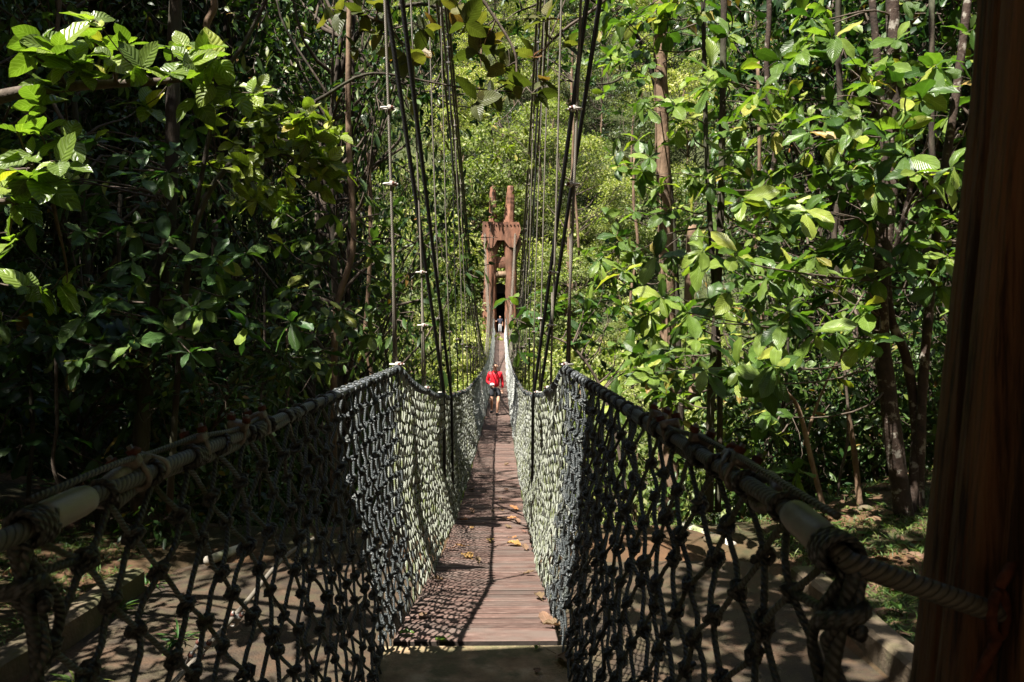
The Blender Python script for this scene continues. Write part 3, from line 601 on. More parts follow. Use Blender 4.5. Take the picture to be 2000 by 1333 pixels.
# dark roofed shelter behind the gate
hut = empty('shelter', (0, 84, -.6)); tag(hut, 'dark open shelter behind the far bridge tower', 'shelter'); HO = Vector((0, -84, .6))
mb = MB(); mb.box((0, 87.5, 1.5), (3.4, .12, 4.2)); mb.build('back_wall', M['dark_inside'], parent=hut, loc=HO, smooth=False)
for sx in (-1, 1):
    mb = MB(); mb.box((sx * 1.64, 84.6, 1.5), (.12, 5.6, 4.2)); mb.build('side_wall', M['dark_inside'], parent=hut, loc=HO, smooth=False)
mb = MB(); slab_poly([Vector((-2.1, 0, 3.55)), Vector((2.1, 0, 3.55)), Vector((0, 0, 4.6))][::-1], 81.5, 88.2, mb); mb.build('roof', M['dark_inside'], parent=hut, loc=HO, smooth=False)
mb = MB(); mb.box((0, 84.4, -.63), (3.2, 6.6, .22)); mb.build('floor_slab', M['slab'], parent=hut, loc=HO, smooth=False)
# ------------------------------------------------------------------ guy cable, pipes
def top_tube(name, pts, r, m, label, cat, n=24, sides=10):
    mb = MB(); mb.tubes(spline(pts, n), r, sides, 0); return tag(mb.build(name, M[m]), label, cat)
gc = top_tube('guy_cable', [tuple(P(330, 1345, 4.6)), tuple(P(470, 1190, 5.6)), tuple(P(560, 1085, 6.5)), tuple(P(640, 1040, 7.4))], .018, 'wire', 'rusty anchor cable slanting over the concrete floor behind the net', 'cable')
for px, py, Y_ in ((375, 1295, 4.95), (390, 1270, 5.05), (455, 1215, 5.5)):
    place_mesh('cable_clip', clip_mesh, gc, P(px, py, Y_), Euler((.5, .3, .6)).to_matrix(), 1.5)
top_tube('drain_pipe', [tuple(P(405, 1096, 8.6)), tuple(P(470, 1072, 9.1)), tuple(P(550, 1048, 9.7))], .055, 'pipe', 'pale pipe lying at the far edge of the concrete floor in the shade', 'pipe')
top_tube('drain_pipe', [tuple(P(1335, 1028, 9.9)), tuple(P(1385, 1048, 9.5)), tuple(P(1432, 1068, 9.1))], .06, 'pipe', 'pale pipe lying in the sunlit grass behind the net, near the brown pillar', 'pipe')
# ------------------------------------------------------------------ leaves
def leaf_t(w=.45, nl=6, ns=2, kind='obovate', droop=.25, fold=.25, wave=0.02, tip=.9):
    """leaf of length 1 along +y; u = across (-1..1), v = along"""
    V, U = [], []
    for i in range(nl + 1):
        t = i / nl
        if kind == 'obovate': wd = math.sin(math.pi * t ** 1.35) ** .75
        elif kind == 'round': wd = math.sin(math.pi * t ** .8) ** .7
        else: wd = math.sin(math.pi * t) ** .85
        if i in (0, nl): wd = .03
        for j in range(-ns, ns + 1):
            u = j / ns; x = u * wd * w / 2
            y = t * (1 - .15 * droop * t) ; z = -droop * t * t * .6 + fold * abs(x) + wave * math.sin(t * 17 + j * 2.1) * abs(u)
            V.append((x, y, z)); U.append((u, t))
    n = 2 * ns + 1
    F = [[i * n + j, i * n + j + 1, (i + 1) * n + j + 1, (i + 1) * n + j] for i in range(nl) for j in range(2 * ns)]
    V = np.array(V); U = np.array(U); F = np.array(F)
    return V, F, U[F]
BIG = [leaf_t(.44, 7, 2, 'obovate', d, f, .03) for d, f in ((.15, .3), (.45, .2), (.7, .35), (.3, -.1))]
RND = [leaf_t(.62, 6, 2, 'round', d, f, .03) for d, f in ((.1, .2), (.35, .3), (.6, .1))]
ELL = [leaf_t(.36, 4, 1, 'ell', d, f, 0) for d, f in ((.2, .3), (.5, .2))]
SML = [leaf_t(.5, 2, 1, 'ell', .3, .25, 0)]
BLD = [leaf_t(.09, 4, 1, 'ell', d, .3, 0) for d in (.6, 1.3)]
def leaves(mb, tmpl, pos, d, up, size, rs, mat=0, roll=.5):
    if len(pos) == 0: return
    R = frames(d, up, rs.normal(0, roll, len(pos))); k = rs.randint(0, len(tmpl), len(pos))
    for q in range(len(tmpl)):
        m = k == q; stamp(mb, tmpl[q][0], tmpl[q][1], tmpl[q][2], R[m], size[m], pos[m], mat)
def whorl(mb, tmpl, c, axis, n, size, rs, mat=0, back=.12, dr=(.05, .6)):
    """n leaves fanned round the end of a twig"""
    axis = np.array(axis, float); axis /= np.linalg.norm(axis)
    a = rs.uniform(0, 6.28) + np.arange(n) * 2.4; el = rs.uniform(.05, .75, n)
    x = np.cross(axis, [0.3, .2, 1]); x /= np.linalg.norm(x); y = np.cross(axis, x)
    d = (np.cos(a)[:, None] * x + np.sin(a)[:, None] * y) * np.cos(el)[:, None] + axis * np.sin(el)[:, None]
    d[:, 2] -= rs.uniform(dr[0], dr[1], n)
    pos = np.array(c) - axis * (rs.uniform(0, back, n) * size)[:, None] * 2
    up = np.tile([[0., 0, 1]], (n, 1)) + .5 * axis + rs.normal(0, .3, (n, 3))
    leaves(mb, tmpl, pos, d, up, size * rs.uniform(.42, 1.2, n), rs, mat, .45)
def curve3(a, b, rs, n=7, wig=.08, arch=.1):
    a = np.array(a, float); b = np.array(b, float); L = np.linalg.norm(b - a); t = np.linspace(0, 1, n)[:, None]
    p = a + (b - a) * t + rs.normal(0, wig * L, 3) * np.sin(t * math.pi) + rs.normal(0, wig * .6 * L, 3) * np.sin(2 * math.pi * t)
    p[:, 2] += arch * L * np.sin(t[:, 0] * math.pi); return p
# ---- generic tree, origin at its foot
def make_tree(name, seed, h, r, c0, tmpl, lsize, ncl, per, lm, bark='bark', clr=.7, tr=.12, whorls=0, lean=0, top=None, flat=.6, dome=False):
    rs = NR(seed); root = empty(name)
    tk = MB(); top = top or h * .92
    keys = [(0, 0, -.8), (0, 0, 0), (rs.normal(0, .1) * 2 + lean * .3, rs.normal(0, .15), h * .35), (rs.normal(0, .3) + lean * .7, rs.normal(0, .3), h * .7), (lean + rs.normal(0, .2), rs.normal(0, .2), top)]
    tp = spline(keys, 22); tk.tubes(tp, np.interp(np.linspace(0, 1, 22), [0, .06, .12, 1], [tr * 1.7, tr * 1.25, tr, tr * .25])[None], 8, 0)
    cl = []
    while len(cl) < ncl:
        u = rs.uniform(0, 1); z = c0 + (h - c0) * u; rr = r * (math.sin(math.pi * (.12 + .83 * u)) ** .6) * math.sqrt(rs.uniform(.12, 1)); a = rs.uniform(0, 6.28)
        i = min(21, int(z / top * 17) + 3); cl.append((tp[i][0] + rr * math.cos(a), tp[i][1] + rr * math.sin(a), z))
    cl = np.array(cl)
    lb = MB(); lf = MB(); bp, br = [], []
    for c in cl:
        zi = max(c0 * .6, c[2] - rs.uniform(.3, 1.0) * r); i = int(np.argmin(np.abs(tp[:, 2] - zi)))
        bp.append(curve3(tp[i], c, rs, 7, .07, -.04)); br.append(np.linspace(tr * .32, tr * .06, 7))
    lb.tubes(np.array(bp), np.array(br), 5, 0, caps=False)
    tws = []
    for c in cl:
        if whorls:
            for q in range(whorls):
                off = rs.normal(0, 1, 3) * clr * np.array([1, 1, flat]); e = c + off; tws.append(curve3(c, e, rs, 4, .08, .05)); ax = off / (np.linalg.norm(off) + .01) + np.array([0, 0, .6])
                whorl(lf, tmpl, e, ax, per, lsize, rs)
        else:
            n = int(per * rs.uniform(.6, 1.3)); off = rs.normal(0, 1, (n, 3)); off /= np.linalg.norm(off, axis=1, keepdims=True); off *= (rs.uniform(.15, 1, (n, 1)) ** .5) * clr * rs.uniform(.7, 1.25) * np.array([1, 1, flat])
            if dome: off[:, 2] = np.abs(off[:, 2]) - .35 * (off[:, 0] ** 2 + off[:, 1] ** 2) / clr
            d = off / clr + rs.normal(0, .5, (n, 3)); d[:, 2] -= .25
            leaves(lf, tmpl, c + off, d, np.tile([[0, 0, 1. if lsize < .3 else .45]], (n, 1)) + (.6 if lsize < .3 else .9) * off / clr + rs.normal(0, .45, (n, 3)), lsize * rs.uniform(.6, 1.25, n), rs)
            for q in range(3): tws.append(curve3(c, c + rs.normal(0, .6, 3) * clr, rs, 4, .1, 0))
    lb.tubes(np.array(tws), np.linspace(tr * .07 + .003, .003, 4)[None], 4, 0, caps=False)
    o = [tk.build('trunk', M[bark], parent=root), lb.build('branch', M['twig'], parent=root), lf.build('crown', M[lm], parent=root)]
    reg(root, *o); return root
used = {}
def zone(x, y, z):
    px = 979 + (x - .13) / y * FPX
    return ['toward the outer edge on the shaded side', 'beyond the pale bough', 'behind the hanging cables', 'above and round the tower', 'behind the tan trunk', 'toward the brown pillar'][int(np.clip(np.digitize(px, [420, 740, 900, 1080, 1350]), 0, 5))]
def plant(proto, x, y, label, cat='tree', group=None, sc_=1.0, z=None, rz=None, tilt=0):
    if proto.name in used: o = copy_tree(proto)
    else: used[proto.name] = 1; o = proto
    o.location = (x, y, float(H(x, y)) if z is None else z); o.rotation_euler = (rnd.uniform(-tilt, tilt), rnd.uniform(-tilt, tilt), rnd.uniform(0, 6.28) if rz is None else rz)
    o.scale = (sc_,) * 3 if not isinstance(sc_, tuple) else sc_
    return tag(o, label, cat, group)
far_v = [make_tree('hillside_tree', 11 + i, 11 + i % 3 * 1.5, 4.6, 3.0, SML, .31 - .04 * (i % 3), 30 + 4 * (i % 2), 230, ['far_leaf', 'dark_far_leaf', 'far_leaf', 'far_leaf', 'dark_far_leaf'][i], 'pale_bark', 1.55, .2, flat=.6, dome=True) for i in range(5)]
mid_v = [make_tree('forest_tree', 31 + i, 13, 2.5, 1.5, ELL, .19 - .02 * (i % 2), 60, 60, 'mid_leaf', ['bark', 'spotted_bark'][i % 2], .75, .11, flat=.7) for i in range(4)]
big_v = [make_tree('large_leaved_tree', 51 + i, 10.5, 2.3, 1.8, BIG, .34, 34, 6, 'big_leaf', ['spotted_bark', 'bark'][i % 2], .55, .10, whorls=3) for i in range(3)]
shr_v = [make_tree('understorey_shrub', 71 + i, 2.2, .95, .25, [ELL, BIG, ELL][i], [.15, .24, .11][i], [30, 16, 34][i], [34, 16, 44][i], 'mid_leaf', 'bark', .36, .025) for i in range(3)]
pj = lambda x, y: 979 + (x - .13) / y * FPX
# far hillside
rs = NR(3); n = 0
for gy_ in np.arange(88, 150, 6.6):
    for gx_ in np.arange(-.56 * gy_, .52 * gy_, 6.8):
        x = gx_ + rs.uniform(-2.2, 2.2); y = gy_ + rs.uniform(-2.2, 2.2)
        if abs(x) < 4.5 and y < 93: continue
        plant(far_v[n % 5], x, y, ('low', 'midway', 'high')[int(y > 106) + int(y > 126)] + ' hillside tree ' + zone(x, y, 0), group='trees on the far hillside', sc_=rs.uniform(.7, 1.25), tilt=.06); n += 1
# ravine sides beneath and beside the bridge
for i in range(64):
    y = rs.uniform(26, 82); x = rs.choice([-1, 1]) * (rs.uniform(2.8, 6) + rs.uniform(0, 1) * y * .26)
    h = float(deckz(y)) - float(H(x, y)) + rs.uniform(-2.5, 2.0) + .12 * abs(x)
    s_ = max(.35, h / 12.5)
    if abs(x) < 4.6 * min(1, s_): x = math.copysign(4.2 * min(1, s_) + 1.2, x)
    plant(far_v[[0, 2, 3][i % 3]], x, y, 'bright ravine tree, ' + ('nearer' if y < 54 else 'farther') + ', ' + zone(x, y, 0), group='trees in the ravine beside the bridge', sc_=(min(s_, 1), min(s_, 1), s_))
bush_v = [make_tree('hillside_bush', 61 + i, 4.2, 2.2, .3, SML, .3, 30, 70, 'far_leaf', 'bark', .8, .08, flat=.7) for i in range(3)]
rs = NR(19)
for i in range(90):
    y = rs.uniform(66, 95); x = rs.choice([-1, 1]) * rs.uniform(2.9, 17)
    if y > 86: x = rs.uniform(-14, 14)
    if i < 8: x = (-3.4, 3.5, -3.6, 3.2, -3.5, 3.6, -2.8, 3.3)[i]; y = (79, 78.5, 82.5, 82, 85, 86, 74, 73)[i]
    plant(bush_v[i % 3], x, y, ('nearer ' if y < 80 else 'farther ') + 'sunlit bush round the far tower foot, ' + ('pillar side' if x > 0 else 'shaded-wood side') + (', close to the deck' if abs(x) < 7 else ', farther out'), 'bush', 'bushes round the far tower', rs.uniform(.7, 1.5), tilt=.1)
for x, y, s_ in ((-8.6, 78.5, 1.0), (6.4, 78.5, .95), (-8.5, 83, 1.3), (7.5, 86, 1.4), (0.5, 93, 1.5), (-3.5, 90, 1.2), (4.5, 92, 1.3)):
    plant(far_v[[0, 2, 3][int(abs(x)) % 3]], x, y, ('big tree on the pillar side of the far tower' if x > 1 else 'big tree on the shaded-wood side of the far tower') + (', beside it' if y < 82 else ', behind it'), group='trees crowding round the far tower', sc_=s_)
# middle forest either side
def forest(side, n, ymin, ymax, protos, label, group, seed, x0=.24, wid=.5, hmul=1.0):
    rs = NR(seed); k = 0
    for i in range(n):
        y = ymin + (ymax - ymin) * ((i + rs.uniform(0, 1)) / n); lo = max(x0 * y + 2.3, 3.8); x = side * (lo + rs.uniform(0, 1) * (wid * y))
        z = float(H(x, y)); topw = .46 * y + 1.5; s_ = np.clip((topw - z) / 12.0 * hmul * rs.uniform(.8, 1.15), .55, 2.2); sxy = min(s_, 1.3) * rs.uniform(.85, 1.15)
        plant(protos[i % len(protos)], x, y, label + ', ' + ('near, ' if y < 22 else 'farther back, ') + zone(x, y, 0), group=group, sc_=(sxy, sxy, s_), tilt=.05)
forest(-1, 36, 11, 44, mid_v, 'slender dark forest tree', 'trees of the shaded wood', 101, .25, .5)
rs = NR(210)
for i in range(16):
    y = rs.uniform(17, 40); px = rs.uniform(380, 690); x = (px - 979) / FPX * y; z = float(H(x, y)); s_ = min(2.4, (.46 * y + 1 - z) / 12)
    plant(mid_v[i % 4], x, y, 'slender dark tree between the pale bough and the hanging cables' + (', nearer' if y < 27 else ', farther'), group='trees of the shaded wood', sc_=(min(s_, 1.25), min(s_, 1.25), s_), tilt=.05)
forest(1, 24, 15, 46, mid_v, 'slender green forest tree', 'trees of the sunlit wood', 102, .27, .45)
forest(1, 8, 12, 30, big_v, 'tall very large-leaved tree', 'large-leaved trees on the pillar side', 103, .22, .5)
forest(-1, 9, 9, 24, big_v, 'tall shaded very large-leaved tree', 'large-leaved trees in the shaded wood', 104, .3, .4)
# understorey
rs = NR(9)
for i in range(110):
    side = 1 if i % 3 == 0 else -1; y = rs.uniform(9.3, 24); x = side * (max(3.6, .1 * y + 2.5) + rs.uniform(0, .55) * y)
    if side > 0 and y < 11.5: y += 3
    lab, grp = (('dark undergrowth shrub ', 'shrubs under the shaded wood') if side < 0 else ('leafy undergrowth shrub ', 'shrubs behind the grass bank'))
    plant(shr_v[i % 3], x, y, lab + ('by the edge, ', 'deeper in, ')[int(y > 15)] + zone(x, y, 0), 'shrub', grp, rs.uniform(.7, 1.5) * (1 + max(0, y - 12) * .05))
# canopy trees whose crowns reach over the bridge head and the shaded wood, above the picture
can = make_tree('canopy_tree', 91, 17, 5.2, 10.5, ELL, .34, 120, 85, 'mid_leaf', 'bark', 1.15, .2, flat=.5)
for i, (x, y, s_) in enumerate(((-11.5, -3.5, .9), (-6.4, 7.6, .68), (-12, 13.0, 1.05), (-13.5, 7.0, 1.1), (-12, 19.5, 1.15), (-16, 13, 1.2), (-15, 23, 1.2), (-19, 18, 1.25), (-17, 3.5, 1.1), (-20, 8, 1.1), (-12, 27, 1.1), (-20, 28, 1.2), (-24, 14, 1.2), (-17, 36, 1.2), (-23, 22, 1.2), (-25, 32, 1.3), (8.5, 9.5, .85), (12.5, 13.5, 1.0), (9.5, 19, .95), (15, 20, 1.1), (17, 11, 1.1))):
    plant(can, x, y, 'tall shade tree with its crown high above the ' + ('shaded wood' if x < 0 else 'wood on the pillar side'), group='shade trees above the wood', sc_=(s_, s_, s_ * (1 - float(H(x, y)) * .03)))
for x, y, s_ in ((-4.2, 1.9, 1.9), (-5.4, 3.2, 2.0), (-6.9, 4.4, 2.0), (-8.4, 5.8, 2.1), (-9.9, 7.2, 2.1), (-4.9, 4.4, 1.5), (-5.9, 5.2, 1.7), (-7.6, 6.6, 1.8), (-6.4, 3.2, 2.6)):  # bushes outside the view, added to shade the left floor and bank
    plant(shr_v[2], x, y, 'big dark bush outside the view, added to shade the left bank and floor', 'shrub', 'unseen bushes added for shade on the bank away from the brown pillar', s_)
# ------------------------------------------------------------------ trees one can single out
def hero(name, label, stems, clusters, tmpl, lsize, lm, bark, nleaf=7, extra=2, spread=.28, seed=1, cat='tree', twr=.008, P=P):
    """stems: [(pts(px,py,Y)...), r0, r1]; clusters: (px,py,Y) whorl centres tied to the nearest stem"""
    rs = NR(seed); lo = min((P(*p) for p in [q for s in stems for q in s[0]]), key=lambda v: v.z); base = Vector((lo.x, lo.y, lo.z))
    root = empty(name, base); tag(root, label, cat)
    tk = MB(); SP = []
    for pts, r0, r1 in stems:
        sp = spline([tuple(P(*p)) for p in pts], 30); SP.append(sp)
        tk.tubes(sp, (np.linspace(r0, r1, 30) * (1 + .06 * np.sin(np.arange(30) * 1.9)))[None], 10, 0)
    tk.build('trunk', M[bark], parent=root, loc=-base)
    ST = np.concatenate(SP); lb = MB(); lf = MB(); tw, bb = [], []
    for c in clusters:
        p = np.array(P(*c[:3])); sz = lsize * (c[3] if len(c) > 3 else 1)
        dd = np.linalg.norm((ST - p) * np.array([1, 1, .7]) + np.array([0, 0, .35]) * 0, axis=1) + np.where(ST[:, 2] > p[2] + .3, 1.0, 0); a = ST[int(np.argmin(dd))]
        bb.append(curve3(a, p, rs, 9, .05, -.03)); ax = p - a; ax /= np.linalg.norm(ax) + .01
        for q in range(extra + 1):
            e = p + (rs.normal(0, spread, 3) if q else 0); 
            if q: tw.append(curve3(bb[-1][6], e, rs, 5, .08, .03))
            whorl(lf, tmpl, e, ax * .6 + rs.normal(0, .35, 3) + np.array([0, -.15, .5]), nleaf, sz, rs, dr=(-.1, .25) if tmpl is RND else (.05, .6))
    if bb: lb.tubes(np.array(bb), np.linspace(twr * 1.8, twr * .6, 9)[None], 6, 0, caps=False)
    if tw: lb.tubes(np.array(tw), np.linspace(twr * .6, twr * .4, 5)[None], 5, 0, caps=False)
    if bb: lb.build('branch', M['twig'], parent=root, loc=-base); lf.build('crown', M[lm], parent=root, loc=-base)
    return root
def jit(rs, box, n, y0, y1): return [(rs.uniform(box[0], box[2]), rs.uniform(box[1], box[3]), rs.uniform(y0, y1)) for _ in range(n)]
rs = NR(77)
hero('large_leaved_tree', 'slim multi-stemmed tree with lichen spots on the bank beside the brown pillar',
     [([(1770, 1040, 9.4), (1738, 800, 9.4), (1718, 600, 9.4), (1738, 380, 9.4), (1745, 200, 9.4), (1742, -60, 9.4)], .11, .07), ([(1775, 1040, 9.5), (1790, 850, 9.6), (1770, 700, 9.6), (1735, 590, 9.6), (1728, 300, 9.7), (1700, -40, 9.7)], .07, .04),
      ([(1795, 1030, 9.6), (1800, 800, 9.5), (1815, 600, 9.5), (1835, 400, 9.4), (1868, 180, 9.4), (1895, -40, 9.4)], .06, .045)],
     [(1590, 650, 7.2, 1.05), (1500, 740, 7.2, 1.05), (1540, 610, 7.4), (1440, 720, 7.4), (1440, 490, 7.6, 1.05), (1570, 410, 7.6), (1700, 150, 7.8), (1800, 180, 7.8), (1795, 330, 7.6, 1.05), (1290, 580, 8.2), (1340, 610, 8.2), (1660, 330, 8.8), (1700, 430, 8.9), (1850, 500, 8.8), (1840, 560, 8.8), (1760, 250, 8.3), (1620, 200, 9.0), (1650, 540, 9.0), (1500, 800, 9.0), (1680, 620, 8.6), (1760, 520, 8.7), (1840, 130, 9.0), (1850, 350, 9.1)] + jit(rs, (1520, 0, 1880, 700), 17, 8.6, 10.5),
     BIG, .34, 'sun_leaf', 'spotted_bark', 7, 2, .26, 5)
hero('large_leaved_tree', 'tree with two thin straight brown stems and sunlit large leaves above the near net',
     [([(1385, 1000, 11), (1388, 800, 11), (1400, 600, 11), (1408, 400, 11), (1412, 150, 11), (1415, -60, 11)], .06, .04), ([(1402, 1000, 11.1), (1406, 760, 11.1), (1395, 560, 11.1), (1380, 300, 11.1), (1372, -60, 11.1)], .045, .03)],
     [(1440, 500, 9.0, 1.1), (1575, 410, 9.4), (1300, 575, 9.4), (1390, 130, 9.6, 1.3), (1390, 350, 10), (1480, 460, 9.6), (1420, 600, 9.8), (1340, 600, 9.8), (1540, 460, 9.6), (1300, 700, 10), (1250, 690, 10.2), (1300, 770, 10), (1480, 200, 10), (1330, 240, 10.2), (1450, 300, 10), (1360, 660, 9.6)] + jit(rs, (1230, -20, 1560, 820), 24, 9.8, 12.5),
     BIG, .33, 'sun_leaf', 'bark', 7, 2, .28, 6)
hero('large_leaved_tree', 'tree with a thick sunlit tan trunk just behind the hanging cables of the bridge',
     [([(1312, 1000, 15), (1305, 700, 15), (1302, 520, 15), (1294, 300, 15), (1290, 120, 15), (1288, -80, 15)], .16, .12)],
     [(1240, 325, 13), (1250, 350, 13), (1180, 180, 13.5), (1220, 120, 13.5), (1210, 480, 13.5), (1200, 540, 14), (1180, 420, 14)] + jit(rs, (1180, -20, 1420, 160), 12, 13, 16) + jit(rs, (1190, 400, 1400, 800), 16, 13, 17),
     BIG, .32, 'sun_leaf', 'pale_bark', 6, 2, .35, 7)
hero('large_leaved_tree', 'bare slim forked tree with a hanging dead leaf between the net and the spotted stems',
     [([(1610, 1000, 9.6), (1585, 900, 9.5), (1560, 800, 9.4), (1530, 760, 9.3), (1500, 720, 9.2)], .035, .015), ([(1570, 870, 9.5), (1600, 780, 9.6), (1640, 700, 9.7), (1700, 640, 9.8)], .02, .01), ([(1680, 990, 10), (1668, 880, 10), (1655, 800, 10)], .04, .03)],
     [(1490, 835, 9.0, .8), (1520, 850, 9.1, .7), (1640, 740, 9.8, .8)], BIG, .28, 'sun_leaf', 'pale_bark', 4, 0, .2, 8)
W = lambda x, y, z: Vector((x, y, z)); ors = NR(88)
hero('shading_tree', 'unseen tree on the pillar side, its boughs added to shade the near concrete floor',  # out of view, boughs placed to shade the floor on the pillar side
     [([(5.2, 3.2, -2.6), (4.9, 3.3, 1), (3.4, 3.7, 4.5), (1.2, 4.2, 5.4), (-.7, 4.6, 5.6)], .14, .03), ([(3.4, 3.7, 4.5), (2.4, 4.6, 5.2), (1.2, 5.2, 5.4)], .05, .02)],
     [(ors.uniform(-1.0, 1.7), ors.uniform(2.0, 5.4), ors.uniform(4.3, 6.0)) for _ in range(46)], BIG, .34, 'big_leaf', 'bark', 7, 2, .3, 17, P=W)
# left: round-leaved sunlit boughs at the top, dark ones below
hero('round_leaved_tree', 'leaning tree with sunlit round yellow-green leaves high over the shaded wood',
     [([(-330, 1000, 6.5), (-300, 500, 6.3), (-180, 260, 6.0), (0, 190, 5.6), (130, 170, 5.4), (300, 160, 5.4), (420, 150, 5.4)], .08, .012), ([(130, 170, 5.4), (110, 130, 5.3), (95, 100, 5.2)], .012, .008), ([(-200, 300, 6), (0, 330, 5.6), (60, 330, 5.6)], .02, .01)],
     [(105, 80, 5.2, 1.25), (60, 108, 5.3), (150, 120, 5.2), (215, 110, 5.2), (160, 140, 5.2), (240, 95, 5.4), (275, 130, 5.2), (335, 90, 5.5, .8), (330, 140, 5.2), (400, 125, 5.1), (425, 110, 5.2), (365, 120, 5.3), (400, 165, 5.2), (385, 190, 5.3), (100, 160, 5.4), (200, 80, 5.6, .8)] ,
     RND, .205, 'round_leaf', 'twig', 5, 1, .12, 9)
hero('round_leaved_tree', 'low bough of round leaves below the sunlit round-leaved boughs, over the near net',
     [([(-330, 1000, 6), (-260, 560, 6), (-120, 420, 5.7), (40, 390, 5.4), (120, 380, 5.4)], .05, .01)],
     [(30, 250, 5.2), (75, 250, 5.2), (80, 355, 5.2, 1.1), (30, 400, 5.3), (95, 370, 5.3), (60, 300, 5.2), (20, 470, 5.4), (60, 560, 5.6), (130, 560, 5.6), (-10, 330, 5.2)], RND, .23, 'round_leaf', 'twig', 4, 1, .12, 10)
hero('round_leaved_tree', 'tree with long pale bough reaching the cables, small glossy leaves',
     [([(330, 1000, 8.5), (350, 700, 8.4), (380, 450, 8.3), (440, 330, 8.2), (520, 275, 8.1), (590, 215, 8.0), (640, 185, 7.9), (700, 150, 7.8), (760, 145, 7.7), (890, 170, 7.6), (1010, 180, 7.5)], .036, .005),
      ([(380, 420, 8.3), (430, 170, 8.3), (480, 80, 8.3), (540, -40, 8.3)], .024, .018), ([(640, 185, 7.9), (560, 60, 8), (540, 0, 8)], .012, .01), ([(440, 330, 8.2), (540, 300, 8)], .012, .006)],
     [(500, 212, 7.8, .8), (545, 200, 7.8, .8), (520, 235, 7.8), (570, 240, 7.8), (610, 240, 7.8), (640, 252, 7.8), (600, 270, 7.8), (560, 290, 7.9), (620, 300, 7.9), (470, 240, 7.9)] + jit(rs, (420, 230, 680, 400), 14, 7.8, 9),
     RND, .19, 'round_leaf', 'bark', 6, 2, .15, 11, twr=.006)
hero('large_leaved_tree', 'dark tree hidden in the shade whose broad leaves catch the light above the near net',
     [([(270, 1000, 9), (280, 800, 9), (300, 640, 9), (330, 420, 9), (340, 100, 9), (345, -60, 9)], .09, .07)],
     [(375, 600, 7.6), (372, 690, 7.4), (480, 640, 7.6), (440, 580, 7.7), (270, 550, 7.7), (330, 460, 7.8), (425, 500, 7.6), (200, 600, 8), (160, 450, 8), (240, 700, 8), (150, 700, 8)] + jit(rs, (0, 200, 420, 800), 30, 8, 10.5),
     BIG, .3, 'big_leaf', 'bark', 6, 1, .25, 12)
hero('large_leaved_tree', 'thin crooked pale-barked tree beside the hanging cables on the shaded side',
     [([(652, 1000, 11), (652, 760, 11), (658, 600, 11), (690, 480, 11), (682, 300, 11), (680, 150, 11), (684, -60, 11)], .05, .035)],
     [(610, 700, 9.5), (585, 680, 9.5), (570, 690, 9.6), (605, 610, 9.8), (668, 605, 10), (640, 620, 10), (560, 640, 10), (740, 490, 11, .8), (760, 560, 11, .8), (725, 610, 11, .8)] + jit(rs, (520, 380, 760, 720), 16, 10.5, 13),
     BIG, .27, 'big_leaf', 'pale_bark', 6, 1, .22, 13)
hero('old_leaved_tree', 'overhanging twigs of big yellowing torn leaves crossing the cables above the bridge',
     [([(520, -260, 7.0), (640, -60, 7.0), (700, 20, 7.0), (760, 50, 7.0)], .03, .01), ([(820, -200, 7.4), (930, -20, 7.4), (1000, 90, 7.4), (1010, 150, 7.4)], .02, .008), ([(1300, -200, 7.6), (1200, -20, 7.6), (1100, 60, 7.6), (1040, 120, 7.6)], .02, .008)],
     [(1005, 165, 7.3, 1.1), (960, 185, 7.3), (1050, 190, 7.3), (990, 130, 7.5), (700, 35, 7), (650, 20, 7), (745, 60, 7), (740, 10, 7), (890, 15, 7.4), (830, 60, 7.4), (950, 60, 7.5), (1060, 30, 7.6), (1110, 90, 7.6), (790, 110, 7.2), (860, 0, 7.4), (930, 100, 7.5)],
     RND, .24, 'old_leaf', 'twig', 4, 1, .15, 14, twr=.006)
ors = NR(90)
hero('small_leaved_tree', 'dark small-leaved boughs arching in from the shaded side over the middle of the bridge',
     [([(600, 900, 19), (630, 400, 19), (680, 100, 18.5), (800, 10, 18), (930, 40, 17.5)], .12, .02), ([(680, 100, 18.5), (760, 150, 18), (850, 190, 17.5)], .04, .01)],
     jit(ors, (640, -60, 960, 210), 34, 16.5, 20), ELL, .19, 'mid_leaf', 'bark', 11, 3, .5, 18, twr=.012)
hero('small_leaved_tree', 'dark small-leaved boughs arching in from the pillar side over the middle of the bridge',
     [([(1330, 900, 21), (1310, 400, 21), (1260, 100, 20.5), (1130, -10, 20), (1020, 20, 19.5)], .12, .02), ([(1260, 100, 20.5), (1200, 160, 20), (1120, 160, 20)], .04, .01)],
     jit(ors, (980, -60, 1300, 170), 30, 19, 22), ELL, .2, 'mid_leaf', 'bark', 11, 3, .5, 19, twr=.012)
hero('climbing_plant', 'climbing plant smothering the prong of the far tower on the shaded side',
     [([(953, 660, 79.6), (954, 560, 79.6), (956, 470, 79.5), (962, 400, 79.5), (963, 362, 79.5)], .05, .03)],
     jit(NR(92), (944, 352, 970, 432), 8, 79.0, 79.9), SML, .38, 'far_leaf', 'twig', 14, 2, .35, 20, twr=.02, cat='climber')
hero('small_leaved_sapling', 'fine spray of small bright leaves hanging in front of the far hillside above the tower',
     [([(1180, -200, 16), (1080, 60, 16), (1010, 200, 16), (960, 250, 16)], .02, .008)],
     jit(rs, (940, 210, 1040, 320), 14, 15.5, 16.5), ELL, .16, 'round_leaf', 'twig', 8, 1, .25, 15, twr=.005)
